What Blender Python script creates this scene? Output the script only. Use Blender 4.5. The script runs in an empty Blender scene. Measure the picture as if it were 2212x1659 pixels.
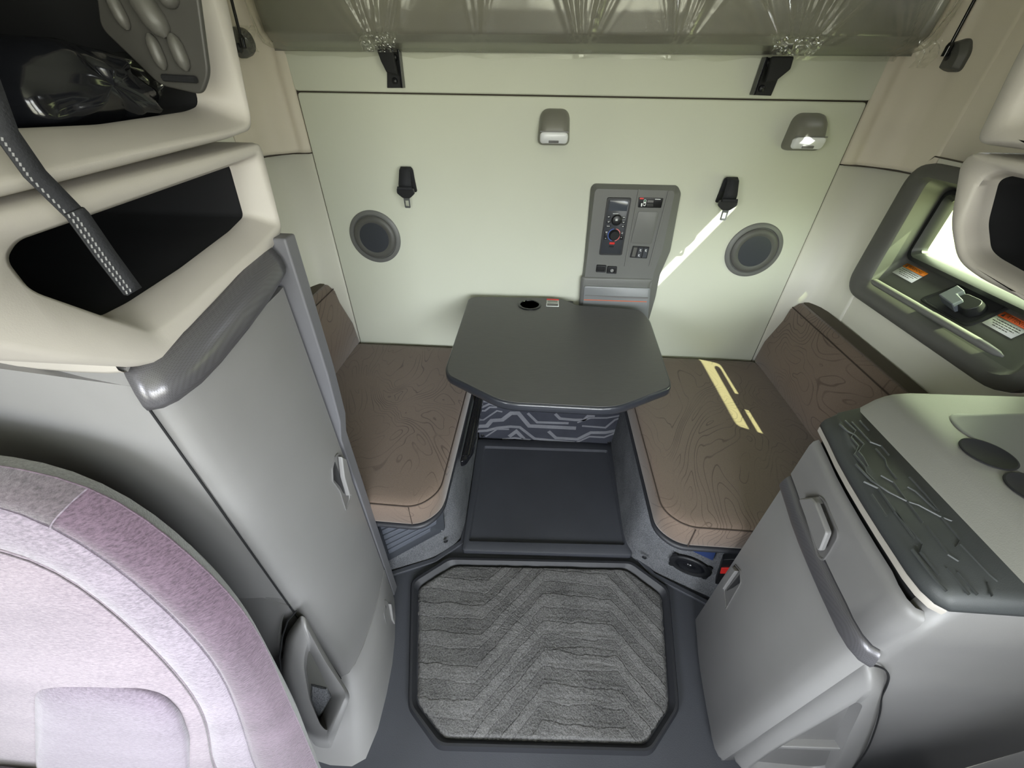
import bpy, bmesh, math, random
from mathutils import Vector, Matrix, noise
random.seed(7)
S = bpy.context.scene
COL = S.collection
# ------------------------------------------------------------------ camera
FPX, PITCH, ROLL, YAW = 859.28, math.radians(37.1108), math.radians(.7223), math.radians(3.5941)
EYE = Vector((0, 0, 1.5))
def cam_axes():
    cp, sp = math.cos(PITCH), math.sin(PITCH)
    rz = Matrix.Rotation(YAW, 3, 'Z')
    f, u, r = rz @ Vector((0, cp, -sp)), rz @ Vector((0, sp, cp)), rz @ Vector((1, 0, 0))
    c, s = math.cos(ROLL), math.sin(ROLL)
    return c*r + s*u, -s*r + c*u, f
RT, UP, FW = cam_axes()
cd = bpy.data.cameras.new('camera'); co = bpy.data.objects.new('camera', cd); COL.objects.link(co)
cd.sensor_fit = 'HORIZONTAL'; cd.sensor_width = 36; cd.lens = FPX/2212*36; cd.clip_start = .01
m = Matrix((RT, UP, -FW)).transposed().to_4x4(); m.translation = EYE; co.matrix_world = m
S.camera = co
# measured photo points turned into metres on a known plane of the cab
def ray(u, v): return RT*(u-1106)/FPX - UP*(v-829.5)/FPX + FW
def onp(u, v, p0, n):
    d = ray(u, v); n = Vector(n); return EYE + d*((Vector(p0)-EYE).dot(n)/d.dot(n))
def onX(u, v, x): return onp(u, v, (x, 0, 0), (1, 0, 0))
def onY(u, v, y): return onp(u, v, (0, y, 0), (0, 1, 0))
def onZ(u, v, z): return onp(u, v, (0, 0, z), (0, 0, 1))
def XS(l, x): return [onX(u, v, x) for u, v in l]
def YS(l, y): return [onY(u, v, y) for u, v in l]
def ZS(l, z): return [onZ(u, v, z) for u, v in l]
# ------------------------------------------------------------------ materials
def s2l(c):
    if isinstance(c, str): c = [int(c[i:i+2], 16)/255 for i in (0, 2, 4)]
    return [x/12.92 if x <= .04045 else ((x+.055)/1.055)**2.4 for x in c] + [1]
class NT:
    def __init__(s, name):
        s.m = bpy.data.materials.new(name); s.m.use_nodes = True
        s.t = s.m.node_tree; s.n = s.t.nodes; s.p = s.n['Principled BSDF']; s.o = s.n['Material Output']
    def add(s, t, **k):
        n = s.n.new(t)
        for a, b in k.items():
            if a in n.inputs.keys() if isinstance(a, str) and hasattr(n, 'inputs') else False: n.inputs[a].default_value = b
            else: setattr(n, a, b)
        return n
    def link(s, a, b): s.t.links.new(a, b)
    def coord(s, scale=(1, 1, 1), rot=(0, 0, 0)):
        tc = s.n.new('ShaderNodeTexCoord'); mp = s.n.new('ShaderNodeMapping')
        mp.inputs['Scale'].default_value = scale; mp.inputs['Rotation'].default_value = rot
        s.link(tc.outputs['Object'], mp.inputs['Vector']); return mp.outputs['Vector']
    def noise(s, vec, scale, detail=3, rough=.55, dist=0):
        n = s.n.new('ShaderNodeTexNoise'); n.inputs['Scale'].default_value = scale
        n.inputs['Detail'].default_value = detail; n.inputs['Distortion'].default_value = dist; n.inputs['Roughness'].default_value = rough
        s.link(vec, n.inputs['Vector']); return n.outputs['Fac']
    def math(s, op, a, b=None, c=None, clamp=False):
        n = s.n.new('ShaderNodeMath'); n.operation = op; n.use_clamp = clamp
        for i, x in enumerate((a, b, c)):
            if x is None: continue
            if isinstance(x, (int, float)): n.inputs[i].default_value = x
            else: s.link(x, n.inputs[i])
        return n.outputs[0]
    def mix(s, fac, a, b):
        n = s.n.new('ShaderNodeMix'); n.data_type = 'RGBA'
        for i, x in ((0, fac), (6, a), (7, b)):
            if isinstance(x, (int, float)): n.inputs[i].default_value = x
            elif isinstance(x, (list, tuple)): n.inputs[i].default_value = x
            else: s.link(x, n.inputs[i])
        return n.outputs[2]
    def ramp(s, fac, a, b, lo=0., hi=1.):
        n = s.n.new('ShaderNodeMapRange'); s.link(fac, n.inputs[0])
        for i, x in enumerate((a, b, lo, hi)): n.inputs[i+1].default_value = x
        return n.outputs[0]
    def bump(s, h, strength=.2, dist=.002):
        n = s.n.new('ShaderNodeBump'); n.inputs['Strength'].default_value = strength
        n.inputs['Distance'].default_value = dist; s.link(h, n.inputs['Height'])
        s.link(n.outputs[0], s.p.inputs['Normal'])
    def base(s, c):
        if isinstance(c, (list, tuple)): s.p.inputs['Base Color'].default_value = c
        else: s.link(c, s.p.inputs['Base Color'])
def plastic(name, col, rough=.5, grain=900, gs=.15, var=.06, spec=.5, metal=0, coat=0):
    t = NT(name); v = t.coord()
    c = s2l(col); d = [x*(1-var*2) for x in c[:3]]+[1]
    t.base(t.mix(t.noise(v, 6, 3), d, [min(1, x*(1+var)) for x in c[:3]]+[1]))
    t.p.inputs['Roughness'].default_value = rough; t.p.inputs['Specular IOR Level'].default_value = spec
    t.p.inputs['Metallic'].default_value = metal; t.p.inputs['Coat Weight'].default_value = coat
    if grain: t.bump(t.noise(v, grain, 2), gs, .0006)
    return t.m
def fabric_topo():
    t = NT('brown_topo_fabric'); v = t.coord((1, 1, 1)); vv = t.coord((1.35, .8, 1.1), (0, 0, .5))
    f = t.noise(vv, 2.3, 2.2, .45, 1.1)
    g2 = None                       # slope of the field, so that the printed lines keep one width
    for ax in range(3):
        ad = t.n.new('ShaderNodeVectorMath'); ad.operation = 'ADD'; t.link(vv, ad.inputs[0]); ad.inputs[1].default_value = [.004 if i == ax else 0 for i in range(3)]
        d = t.math('SUBTRACT', t.noise(ad.outputs[0], 2.3, 2.2, .45, 1.1), f); d = t.math('MULTIPLY', d, d); g2 = d if g2 is None else t.math('ADD', g2, d)
    gr = t.math('MAXIMUM', t.math('MULTIPLY', t.math('SQRT', g2), 27/.004), 3.)
    w = t.math('FRACT', t.math('MULTIPLY', f, 27))
    ln = t.math('DIVIDE', t.math('ABSOLUTE', t.math('SUBTRACT', w, .5)), gr)
    msk = t.ramp(ln, .0006, .0017, 1, 0)
    br = t.ramp(t.noise(v, 6, 2), .34, .6, 0, 1)
    k = t.math('MULTIPLY', t.math('MULTIPLY', msk, br), .55)
    weave = t.noise(v, 700, 1)
    basec = t.mix(weave, s2l('5a4d44'), s2l('7a6b60'))
    t.base(t.mix(k, basec, s2l('2c231f')))
    t.p.inputs['Roughness'].default_value = .88; t.p.inputs['Sheen Weight'].default_value = .25
    t.p.inputs['Specular IOR Level'].default_value = .2
    t.bump(weave, .25, .0008); return t.m
def carpet(name, c1, c2, scale=420, strength=.9, dist=.004, chev=False):
    t = NT(name); v = t.coord()
    n1 = t.noise(v, scale, 3, .7); n2 = t.noise(v, 9, 3)
    f = t.math('ADD', t.math('MULTIPLY', n1, .8), t.math('MULTIPLY', n2, .35))
    h = n1
    if chev:
        sx = t.n.new('ShaderNodeSeparateXYZ'); t.link(v, sx.inputs[0])
        tri = t.math('SUBTRACT', .33, t.math('ABSOLUTE', t.math('SUBTRACT', sx.outputs[0], .20)))
        trap = t.math('MINIMUM', t.math('MAXIMUM', tri, 0.), .21)
        wob = t.math('MULTIPLY', t.noise(v, 14, 2), .03)
        yy = t.math('ADD', t.math('ADD', sx.outputs[1], t.math('MULTIPLY', trap, -1.15)), wob)
        fr = t.math('FRACT', t.math('MULTIPLY', yy, 11))
        st = t.ramp(t.math('ABSOLUTE', t.math('SUBTRACT', fr, .5)), .22, .3, 0, 1)
        gr = t.ramp(t.math('ABSOLUTE', t.math('SUBTRACT', t.math('FRACT', t.math('MULTIPLY', yy, 22)), .5)), .0, .07, 0, 1)
        f = t.math('ADD', f, t.math('MULTIPLY', st, .05))
        f = t.math('MULTIPLY', f, t.math('ADD', .86, t.math('MULTIPLY', gr, .14)))
        h = t.math('ADD', t.math('MULTIPLY', n1, .8), t.math('ADD', t.math('MULTIPLY', st, .2), t.math('MULTIPLY', gr, .2)))
    t.base(t.mix(t.ramp(f, .3, .9), s2l(c1), s2l(c2)))
    t.p.inputs['Roughness'].default_value = .95; t.p.inputs['Specular IOR Level'].default_value = .15
    t.bump(h, strength, dist); return t.m
def seat_cloth(name, c1, c2):
    t = NT(name); v = t.coord((1, 1, 3.2), (0, .5, .3))
    n = t.noise(v, 150, 3, .7); n2 = t.noise(v, 4, 2)
    f = t.math('ADD', t.math('MULTIPLY', n, .75), t.math('MULTIPLY', n2, .25))
    t.base(t.mix(t.ramp(f, .37, .63), s2l(c1), s2l(c2)))
    t.p.inputs['Roughness'].default_value = .9; t.p.inputs['Sheen Weight'].default_value = .5
    t.p.inputs['Specular IOR Level'].default_value = .2
    t.bump(n, .6, .0015); return t.m
def vinyl(name, c):
    t = NT(name); v = t.coord()
    cc = s2l(c); t.base(t.mix(t.noise(v, 3, 3), [x*.95 for x in cc[:3]]+[1], cc))
    t.p.inputs['Roughness'].default_value = .55; t.p.inputs['Specular IOR Level'].default_value = .35
    t.bump(t.math('ADD', t.noise(v, 2.2, 2), t.math('MULTIPLY', t.noise(v, 500, 2), .02)), .12, .03); return t.m
def laminate():
    t = NT('dark_laminate'); v = t.coord((6, 160, 6))
    f = t.noise(v, 5, 3, .7)
    t.base(t.mix(f, s2l('414142'), s2l('5a5958')))
    t.p.inputs['Roughness'].default_value = .42; t.bump(f, .06, .0005); return t.m
def dotted(name):
    t = NT(name); v = t.coord((1, 1, 1))
    vo = t.n.new('ShaderNodeTexVoronoi'); vo.inputs['Scale'].default_value = 620; vo.inputs['Randomness'].default_value = 0
    t.link(v, vo.inputs['Vector'])
    k = t.ramp(vo.outputs['Distance'], .25, .4, 1, 0)
    t.base(t.mix(k, s2l('67666a'), s2l('545355')))
    t.p.inputs['Metallic'].default_value = .45; t.p.inputs['Roughness'].default_value = .3
    t.bump(k, .15, .0005); return t.m
def film(name, opac=.16, tint=(.95, .95, .925), rough=.28):
    t = NT(name); tr = t.n.new('ShaderNodeBsdfTransparent'); tr.inputs[0].default_value = (*tint, 1)
    gl = t.n.new('ShaderNodeBsdfGlossy'); gl.inputs['Roughness'].default_value = rough; gl.inputs[0].default_value = (.95, .97, .92, 1)
    lw = t.n.new('ShaderNodeLayerWeight'); lw.inputs['Blend'].default_value = .35
    f = t.ramp(lw.outputs['Facing'], 0, 1, opac*.5, min(.8, opac*3.2))
    mx = t.n.new('ShaderNodeMixShader'); t.link(f, mx.inputs[0]); t.link(tr.outputs[0], mx.inputs[1]); t.link(gl.outputs[0], mx.inputs[2])
    t.link(mx.outputs[0], t.o.inputs[0]); return t.m
def glass(name, tint):
    t = NT(name); tr = t.n.new('ShaderNodeBsdfTransparent'); tr.inputs[0].default_value = (*tint, 1)
    gl = t.n.new('ShaderNodeBsdfGlossy'); gl.inputs['Roughness'].default_value = .05
    mx = t.n.new('ShaderNodeMixShader'); mx.inputs[0].default_value = .04
    t.link(tr.outputs[0], mx.inputs[1]); t.link(gl.outputs[0], mx.inputs[2]); t.link(mx.outputs[0], t.o.inputs[0]); return t.m
M = dict(
    cream=vinyl('cream_vinyl', 'ced1c2'), blush=vinyl('warm_cream_vinyl', 'd6cebf'), trimv=vinyl('side_vinyl', 'd6d5c9'),
    grey=plastic('grey_plastic', '7f7e7e', .42), greyd=plastic('mid_grey_plastic', '6e6d6d', .45),
    beige=plastic('pale_grey_plastic', 'b0aba4', .55), bezel=plastic('charcoal_plastic', '555552', .5),
    panel=plastic('slate_plastic', '6a6b69', .45), lidg=plastic('silver_grey_plastic', '7a7d7f', .38),
    black=plastic('black_plastic', '1b1c1f', .4), soft=plastic('soft_black', '121316', .75, 300, .3),
    gloss=plastic('gloss_black', '15161a', .15, 0), navy=plastic('blue_black_plastic', '393c42', .4, 500, .2),
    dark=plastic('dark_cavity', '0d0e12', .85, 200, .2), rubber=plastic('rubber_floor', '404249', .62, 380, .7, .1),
    rubberd=plastic('rubber_rim', '2a2b30', .5, 500, .3, .1), padm=plastic('rubber_pad', '3c3f40', .5, 700, .3),
    work=plastic('worktop_plastic', '8b8b86', .5, 600, .3), topo=fabric_topo(), piping=plastic('brown_piping', '3a2f29', .8, 0),
    side=plastic('cushion_side', '4b4438', .8, 600, .3),
    mat=carpet('pile_mat', '2a2a2c', '8e8d8d', 200, 1., .006, True), carp=carpet('base_carpet', '34363c', '9a9ca0', 260, 1., .006),
    cdark=carpet('dark_carpet', '2c2e36', '52545e', 600, .6, .002), clight=carpet('light_carpet', '5f6068', '9b9ca2', 700, .7, .002),
    lam=laminate(), edge=plastic('table_edge', '2b2d33', .3, 0, coat=.3), dots=dotted('dotted_silver'),
    c_out=seat_cloth('seat_cloth_outer', '433641', '655462'), c_mid=seat_cloth('seat_cloth_mid', '675f69', '8f8590'),
    c_in=seat_cloth('seat_cloth_inner', '6e636d', '91858d'), c_lum=seat_cloth('seat_cloth_lumbar', '665c68', '867b88'),
    c_back=seat_cloth('seat_cloth_back', '5d605d', '7f827f'), c_top=seat_cloth('seat_cloth_top', '453e43', '665d63'),
    seam=plastic('seam_line', '4d463d', .9, 0), strap=plastic('black_webbing', '24252a', .8, 500, .8), stitch=plastic('grey_stitching', '8a8a8c', .8, 0),
    lens=plastic('white_lens', 'e4e6ea', .3, 0), lamp=plastic('lamp_grey', '77766e', .38), red=plastic('red_plastic', 'd8302c', .4, 0),
    orange=plastic('orange_print', 'ef8a1e', .5, 0), orangered=plastic('deep_orange_print', 'e4652f', .5, 0), white=plastic('white_print', 'e9ecec', .5, 0),
    ink=plastic('ink', '22201e', .6, 0), steel=plastic('steel', 'b9bdc0', .25, 0, metal=.9), blue=plastic('blue_print', '3557a8', .5, 0),
    pink=plastic('pink_red_print', 'd9716e', .5, 0), screen=plastic('grey_screen', '474c55', .18, 0), green=plastic('green_print', '17603f', .5, 0),
    bunkm=plastic('bunk_underside', '7d7b73', .6, 500, .3), greyd2=plastic('end_cap_grey', '66666a', .45), bracket=plastic('steel_blue_bracket', '2a3a66', .45, 0),
    film=film('clear_film', .12), filmbag=film('clear_bag_film', .22, (.96, .96, .96), .18), pane=glass('tinted_pane', (.60, .66, .50)), paneclear=glass('clear_pane', (.97, 1, .98)),
    outside=plastic('cab_white_paint', 'c8ccd0', .4, 0), reveal=plastic('window_reveal_plastic', '4b4c49', .5), moulded=plastic('dark_moulding', '403f3c', .5), rib=plastic('dark_rib', '52514d', .45), fins=plastic('wavy_plastic', '565a63', .35, 0))
# ------------------------------------------------------------------ mesh builder
class G:
    def __init__(s): s.b = bmesh.new(); s.mi = 0
    def face(s, pts):
        f = s.b.faces.new([s.b.verts.new(p) for p in pts]); f.material_index = s.mi; return f
    def loft(s, rings, caps=(True, True), closed=True, wrap=False):
        V = [[s.b.verts.new(p) for p in r] for r in rings]
        n = len(V[0]); pairs = list(zip(V, V[1:])) + ([(V[-1], V[0])] if wrap else [])
        for A, B in pairs:
            for i in range(n if closed else n-1):
                j = (i+1) % n
                f = s.b.faces.new((A[i], A[j], B[j], B[i])); f.material_index = s.mi
        if not wrap and closed:
            for c, r in zip(caps, (V[0], V[-1])):
                if c: f = s.b.faces.new(r); f.material_index = s.mi
        return s
    def prism(s, pts, vec):
        vec = Vector(vec); pts = [Vector(p) for p in pts]
        return s.loft([pts, [p+vec for p in pts]])
    def box(s, x0, x1, y0, y1, z0, z1):
        return s.prism([(x0, y0, z0), (x1, y0, z0), (x1, y1, z0), (x0, y1, z0)], (0, 0, z1-z0))
    def tube(s, path, r, n=8, closed=False):
        path = [Vector(p) for p in path]; k = len(path); rings = []; prev = None
        for i, p in enumerate(path):
            a = path[(i-1) % k] if (i or closed) else p
            b = path[(i+1) % k] if (i < k-1 or closed) else p
            t = (b-a).normalized()
            if prev is None: u = t.orthogonal().normalized()
            else: u = (prev - t*prev.dot(t)).normalized()
            prev = u; w = t.cross(u); rr = r[i] if isinstance(r, (list, tuple)) else r
            rings.append([p+(u*math.cos(q)+w*math.sin(q))*rr for q in [2*math.pi*j/n for j in range(n)]])
        return s.loft(rings, wrap=closed)
    def lathe(s, c, axis, prof, n=40, sx=1., sy=1., ref=None):
        c, a = Vector(c), Vector(axis).normalized(); u = Vector(ref) if ref else a.orthogonal().normalized(); w = a.cross(u)
        return s.loft([[c+a*h+(u*math.cos(q)*sx+w*math.sin(q)*sy)*r for q in [2*math.pi*j/n for j in range(n)]] for r, h in prof])
    def ribbon(s, pts, w, nrm, h):
        """a raised flat strip of width w along a polyline lying on a plane"""
        pts = [Vector(p) for p in pts]; nrm = Vector(nrm).normalized(); L, R = [], []
        for i, p in enumerate(pts):
            d1 = (p-pts[i-1]).normalized() if i else None
            d2 = (pts[i+1]-p).normalized() if i < len(pts)-1 else None
            d = ((d1 or d2)+(d2 or d1)); d.normalize()
            sd = nrm.cross(d); k = 1/max(.5, sd.dot(nrm.cross(d1 or d2)))
            L.append(p+sd*w/2*k); R.append(p-sd*w/2*k)
        return s.loft([[l, r, r+nrm*h, l+nrm*h] for l, r in zip(L, R)])
    def grid(s, fn, nu, nv, closed=False):
        return s.loft([[fn(i/(nu-1), j/(nv-1)) for i in range(nu)] for j in range(nv)], closed=False)
    def done(s, name, mat, parent=None, bevel=0, seg=2, angle=40, sub=0, solid=0, kind=None):
        bmesh.ops.recalc_face_normals(s.b, faces=s.b.faces[:])
        me = bpy.data.meshes.new(name); s.b.to_mesh(me); s.b.free()
        for f in me.polygons: f.use_smooth = True
        if angle < 180: me.set_sharp_from_angle(angle=math.radians(angle))
        for mm in (mat if isinstance(mat, list) else [mat]): me.materials.append(M[mm])
        o = bpy.data.objects.new(name, me); COL.objects.link(o)
        if solid: md = o.modifiers.new('solid', 'SOLIDIFY'); md.thickness = solid; md.offset = 0
        if bevel:
            md = o.modifiers.new('bevel', 'BEVEL'); md.width = bevel; md.segments = seg; md.limit_method = 'ANGLE'; md.angle_limit = math.radians(35)
            md.harden_normals = True
        if sub: md = o.modifiers.new('sub', 'SUBSURF'); md.levels = md.render_levels = sub
        if parent: o.parent = parent
        if kind: o['kind'] = kind
        return o
def thing(name, label, cat, loc=(0, 0, 0), group=None):
    o = bpy.data.objects.new(name, None); COL.objects.link(o); o.empty_display_size = .05
    o['label'] = label; o['category'] = cat
    if group: o['group'] = group
    return o
def tag(o, label, cat, group=None):
    o['label'] = label; o['category'] = cat
    if group: o['group'] = group
    return o
def struct(name):
    o = bpy.data.objects.new(name, None); COL.objects.link(o); o['kind'] = 'structure'; return o
def rr(pts, r, n=6):
    """round the corners of a closed polygon (2-D or 3-D points)"""
    pts = [Vector(p) for p in pts]; out = []; k = len(pts)
    rs = r if isinstance(r, (list, tuple)) else [r]*k
    for i, p in enumerate(pts):
        a, b = pts[i-1]-p, pts[(i+1) % k]-p
        d = min(rs[i], a.length*.48, b.length*.48)
        A, B = p+a.normalized()*d, p+b.normalized()*d
        for j in range(n+1):
            t = j/n; out.append(A*(1-t)**2+p*2*t*(1-t)+B*t*t)
    return out
def W(pts, y): return [Vector((p[0], y, p[1])) for p in pts]       # (x,z) on a back-wall plane
def XP(pts, x): return [Vector((x, p[0], p[1])) for p in pts]      # (y,z) on a side plane
def smooth(l, k=2):
    for _ in range(k):
        o = [l[0]]
        for a, b in zip(l, l[1:]): o += [tuple(.75*p+.25*q for p, q in zip(a, b)), tuple(.25*p+.75*q for p, q in zip(a, b))]
        l = o+[l[-1]]
    return l
def rect(x0, x1, z0, z1): return [(x0, z0), (x1, z0), (x1, z1), (x0, z1)]
def inset(ring, d):
    """shrink a planar ring towards its centre by about d"""
    c = sum(ring, Vector((0, 0, 0)))/len(ring); out = []
    for p in ring:
        v = p-c; L = v.length; out.append(c+v*max(.05, (L-d)/L))
    return out
def holes(g, axis, c0, c1, u0, u1, v0, v1, hs):
    """a slab with rectangular holes; axis 'x': u=y v=z; axis 'y': u=x v=z"""
    U = sorted({u0, u1, *[h[0] for h in hs], *[h[1] for h in hs]}); V = sorted({v0, v1, *[h[2] for h in hs], *[h[3] for h in hs]})
    for a, b in zip(U, U[1:]):
        for c, d in zip(V, V[1:]):
            mu, mv = (a+b)/2, (c+d)/2
            if any(h[0] < mu < h[1] and h[2] < mv < h[3] for h in hs): continue
            if axis == 'x': g.box(c0, c1, a, b, c, d)
            else: g.box(a, b, c0, c1, c, d)
def text(g, s, o, ux, vy, h, lift, depth=.0004, centre=False):
    """extruded lettering standing on a plane: origin o, reading direction ux, up vy, cap height h"""
    cu = bpy.data.curves.new('t', 'FONT'); cu.body = s; cu.size = 1; cu.extrude = 0
    ob = bpy.data.objects.new('t', cu); COL.objects.link(ob)
    me = ob.to_mesh(); ux, vy = Vector(ux).normalized(), Vector(vy).normalized(); nn = ux.cross(vy)
    xs = [v.co.x for v in me.vertices]; k = h/.7; off = -(min(xs)+max(xs))/2 if centre else 0
    vs = [g.b.verts.new(Vector(o)+ux*(v.co.x+off)*k+vy*v.co.y*k+nn*lift) for v in me.vertices]
    for p in me.polygons:
        try: f = g.b.faces.new([vs[i] for i in p.vertices]); f.material_index = g.mi
        except ValueError: pass
    ob.to_mesh_clear(); bpy.data.objects.remove(ob); bpy.data.curves.remove(cu)
# ------------------------------------------------------------------ cab dimensions
CX = .085                        # centre line of the sleeper
BW = 1.6                         # back wall plane
XL, XR = -.975, 1.147            # side walls
# ------------------------------------------------------------------ SHELL
g = G(); g.box(XL-.31, XR+.05, -1.81, BW+.06, -.05, 0); g.done('floor', 'rubber', kind='structure')
g = G(); g.box(XL-.31, XR+.05, -1.81, BW+.06, 2.25, 2.3); g.done('ceiling', 'cream', kind='structure')
wb = struct('wall_back')
g = G(); g.box(XL-.05, XR+.05, BW+.012, BW+.06, 0, 2.25); g.done('wall_backing', 'seam', wb)
E1, E2 = -.837, 1.005
g = G(); g.prism(rr(W([(E1, .30), (E2, .30), (E2, 1.463), (E1, 1.468)], BW), .012, 3), (0, .012, 0)); g.done('wall_panel', 'cream', wb, bevel=.005, seg=3)
g = G(); g.prism(rr(W([(E1-.005, 1.472), (E2+.006, 1.467), (E2+.03, 2.25), (E1-.03, 2.25)], BW), .01, 3), (0, .012, 0)); g.done('upper_wall_panel', 'cream', wb, bevel=.005, seg=3)
# side walls with openings for the side window and the added sun slot
wl = struct('wall_left')
g = G(); holes(g, 'x', XL-.05, XL, .34, BW+.05, 0, 2.25, []); g.box(XL-.31, XL-.05, .34, .40, 0, 2.25); g.done('wall_panel', 'trimv', wl)
wr = struct('wall_right')
WIN = (.84, 1.405, .95, 1.295); SLOT = (1.28, 1.47, 1.790, 1.890)
g = G(); holes(g, 'x', XR, XR+.03, .30, BW+.05, 0, 2.25, [WIN, SLOT]); g.done('wall_panel', 'trimv', wr)
# corner cushions between back wall and side walls: plain below the seam, fluted above
def corner(sgn, ex, wx, name):
    st = struct(name)
    def xp(d): return ex+(wx-ex)*d
    low = [(0, BW+.006), (.02, BW+.001), (.45, BW-.012), (.72, BW-.03), (.9, BW-.075), (.985, BW-.13), (1.0, BW-.18)]
    upp = [(0, BW+.006), (.02, BW-.001), (.16, BW-.010), (.30, BW-.006), (.45, BW-.022), (.6, BW-.05), (.74, BW-.068), (.88, BW-.10), (.97, BW-.15), (1.0, BW-.2)]
    for nm, pr, z0, z1, mt in (('lower_corner_pad', low, .3, 1.288, 'trimv'), ('upper_corner_pad', upp, 1.292, 2.25, 'blush')):
        g = G(); out = []
        for i in range(len(pr)-1):
            for k in range(4):
                t = k/4; out.append((pr[i][0]*(1-t)+pr[i+1][0]*t, pr[i][1]*(1-t)+pr[i+1][1]*t))
        out.append(pr[-1])
        for _ in range(2): out = [out[0]]+[((out[i-1][0]+2*out[i][0]+out[i+1][0])/4, (out[i-1][1]+2*out[i][1]+out[i+1][1])/4) for i in range(1, len(out)-1)]+[out[-1]]
        fr = [(xp(a)-(.002*sgn if a > .9 else 0), b) for a, b in out]
        if nm[0] == 'u': rows = [[Vector((x, y, z0)) for x, y in fr], [Vector((x, y, z0+.012)) for x, y in fr], [Vector((x, y, z1)) for x, y in fr]]
        else: rows = [[Vector((x, y, z0)) for x, y in fr], [Vector((x, y, z1)) for x, y in fr]]
        g.loft(rows, closed=False); g.done(nm, mt, st, angle=180, solid=.004)
    return st
corner(1, E2+.004, XR, 'trim_1'); corner(-1, E1-.004, XL, 'trim_2')
# upper side panel skin (warmer vinyl above the seam) and its seam over the window
t3 = struct('trim_3')
seam = [onX(u, v, XR-.004) for u, v in [(1955, 355), (1968, 348), (1985, 341), (2000, 337), (2020, 338), (2080, 351), (2150, 365), (2300, 398)]]
start = [Vector((E2+.01, BW-.004, 1.29)), Vector((1.06, BW-.014, 1.289)), Vector((1.10, BW-.034, 1.288)), Vector((1.132, BW-.085, 1.287)), Vector((1.143, BW-.14, 1.287))]
seam = start+[p for p in seam if p.y < BW-.16]
g = G(); g.tube(seam, .0022, 6); g.done('seam', 'seam', t3)
sk = [p for p in seam if p.x > 1.142]
g = G(); g.loft([[p+Vector((.003, 0, .001)) for p in sk], [Vector((XR-.001, p.y, 1.78)) for p in sk]], closed=False); g.done('upper_side_panel', 'blush', t3, solid=.003)
g = G(); g.tube([Vector((E1-.008, BW-.004, 1.29)), Vector((-.90, BW-.014, 1.289)), Vector((-.93, BW-.034, 1.288)), Vector((-.96, BW-.085, 1.287)), Vector((-.972, BW-.18, 1.286)), Vector((-.972, .8, 1.28))], .0022, 6); g.done('seam', 'seam', wl)
# front of the cab, behind the photographer: dash, windshield, doors, all with real openings
wf = struct('wall_front'); g = G(); holes(g, 'y', -1.81, -1.75, XL-.31, XR+.05, 0, 2.25, [(-.30, 1.10, .95, 1.85)]); g.box(XL-.26, XR, -1.75, -1.3, 0, .85); g.done('front_panel', 'greyd', wf)
w3 = struct('window_3'); g = G(); g.box(-.32, 1.12, -1.785, -1.78, .93, 1.87); g.done('windshield_glass', 'paneclear', w3)
for nm, wn, x0, x1, hs in (('wall_left_door', 'window_4', XL-.31, XL-.26, (-1.6, -.55, 1.0, 1.8)), ('wall_right_door', 'window_5', XR+.01, XR+.06, (-1.6, -.48, .95, 1.85))):
    st = struct('door_1' if x0 < 0 else 'door_2'); g = G(); holes(g, 'x', x0, x1, -1.81, .34, 0, 2.25, [hs]); g.done('door_panel', 'greyd', st)
    w = struct(wn); g = G(); g.box((x0+x1)/2-.003, (x0+x1)/2+.003, hs[0]-.01, hs[1]+.01, hs[2]-.01, hs[3]+.01); g.done('door_glass', 'paneclear', w)
# ------------------------------------------------------------------ WINDOW in the right side wall
w1 = struct('window_1')
XB, XG = 1.122, 1.236
outer = rr(XS([(1962, 344), (1838, 612), (2142, 842), (2212, 800)], XB), 0)
oy0, oy1, oz0, oz1 = .785, 1.455, .905, 1.327
O = lambda x, d, r: rr(XP([(oy1-d, oz1-d), (oy1-d+.012, oz0+d), (oy0+d, oz0+d), (oy0+d, oz1-d)], x), [r, r, r+.035, r+.035], 8)
I_ = lambda x, y0, y1, z0, z1, r: rr(XP([(y1, z1), (y1, z0), (y0, z0), (y0, z1)], x), r, 8)
g = G(); g.loft([O(XR-.002, 0, .075), O(XB+.006, .002, .075), O(XB, .012, .07), O(XB, .034, .06), I_(XB+.012, .845, 1.392, .955, 1.292, .03), I_(XB+.02, .847, 1.388, .962, 1.288, .028)], caps=(False, False)); g.done('window_frame', 'bezel', w1, angle=50)
g = G(); a = I_(XB+.02, .847, 1.388, .962, 1.288, .028); b = I_(XG-.006, .865, 1.40, 1.05, 1.262, .03)
g.loft([a, b], caps=(False, False)); g.done('window_reveal', 'reveal', w1, angle=60)
g = G(); g.loft([I_(XG-.006, .865, 1.40, 1.05, 1.262, .03), I_(XG-.022, .87, 1.398, 1.05, 1.26, .03), I_(XG-.024, .885, 1.385, 1.062, 1.25, .025), I_(XG-.006, .895, 1.372, 1.075, 1.238, .02), I_(XG+.012, .895, 1.372, 1.075, 1.238, .02)], caps=(False, False)); g.done('rubber_seal', 'black', w1)
g = G(); g.loft([I_(XG+.002, .89, 1.377, 1.07, 1.243, .02), I_(XG+.005, .89, 1.377, 1.07, 1.243, .02)]); g.done('glass_pane', 'pane', w1)
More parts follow.
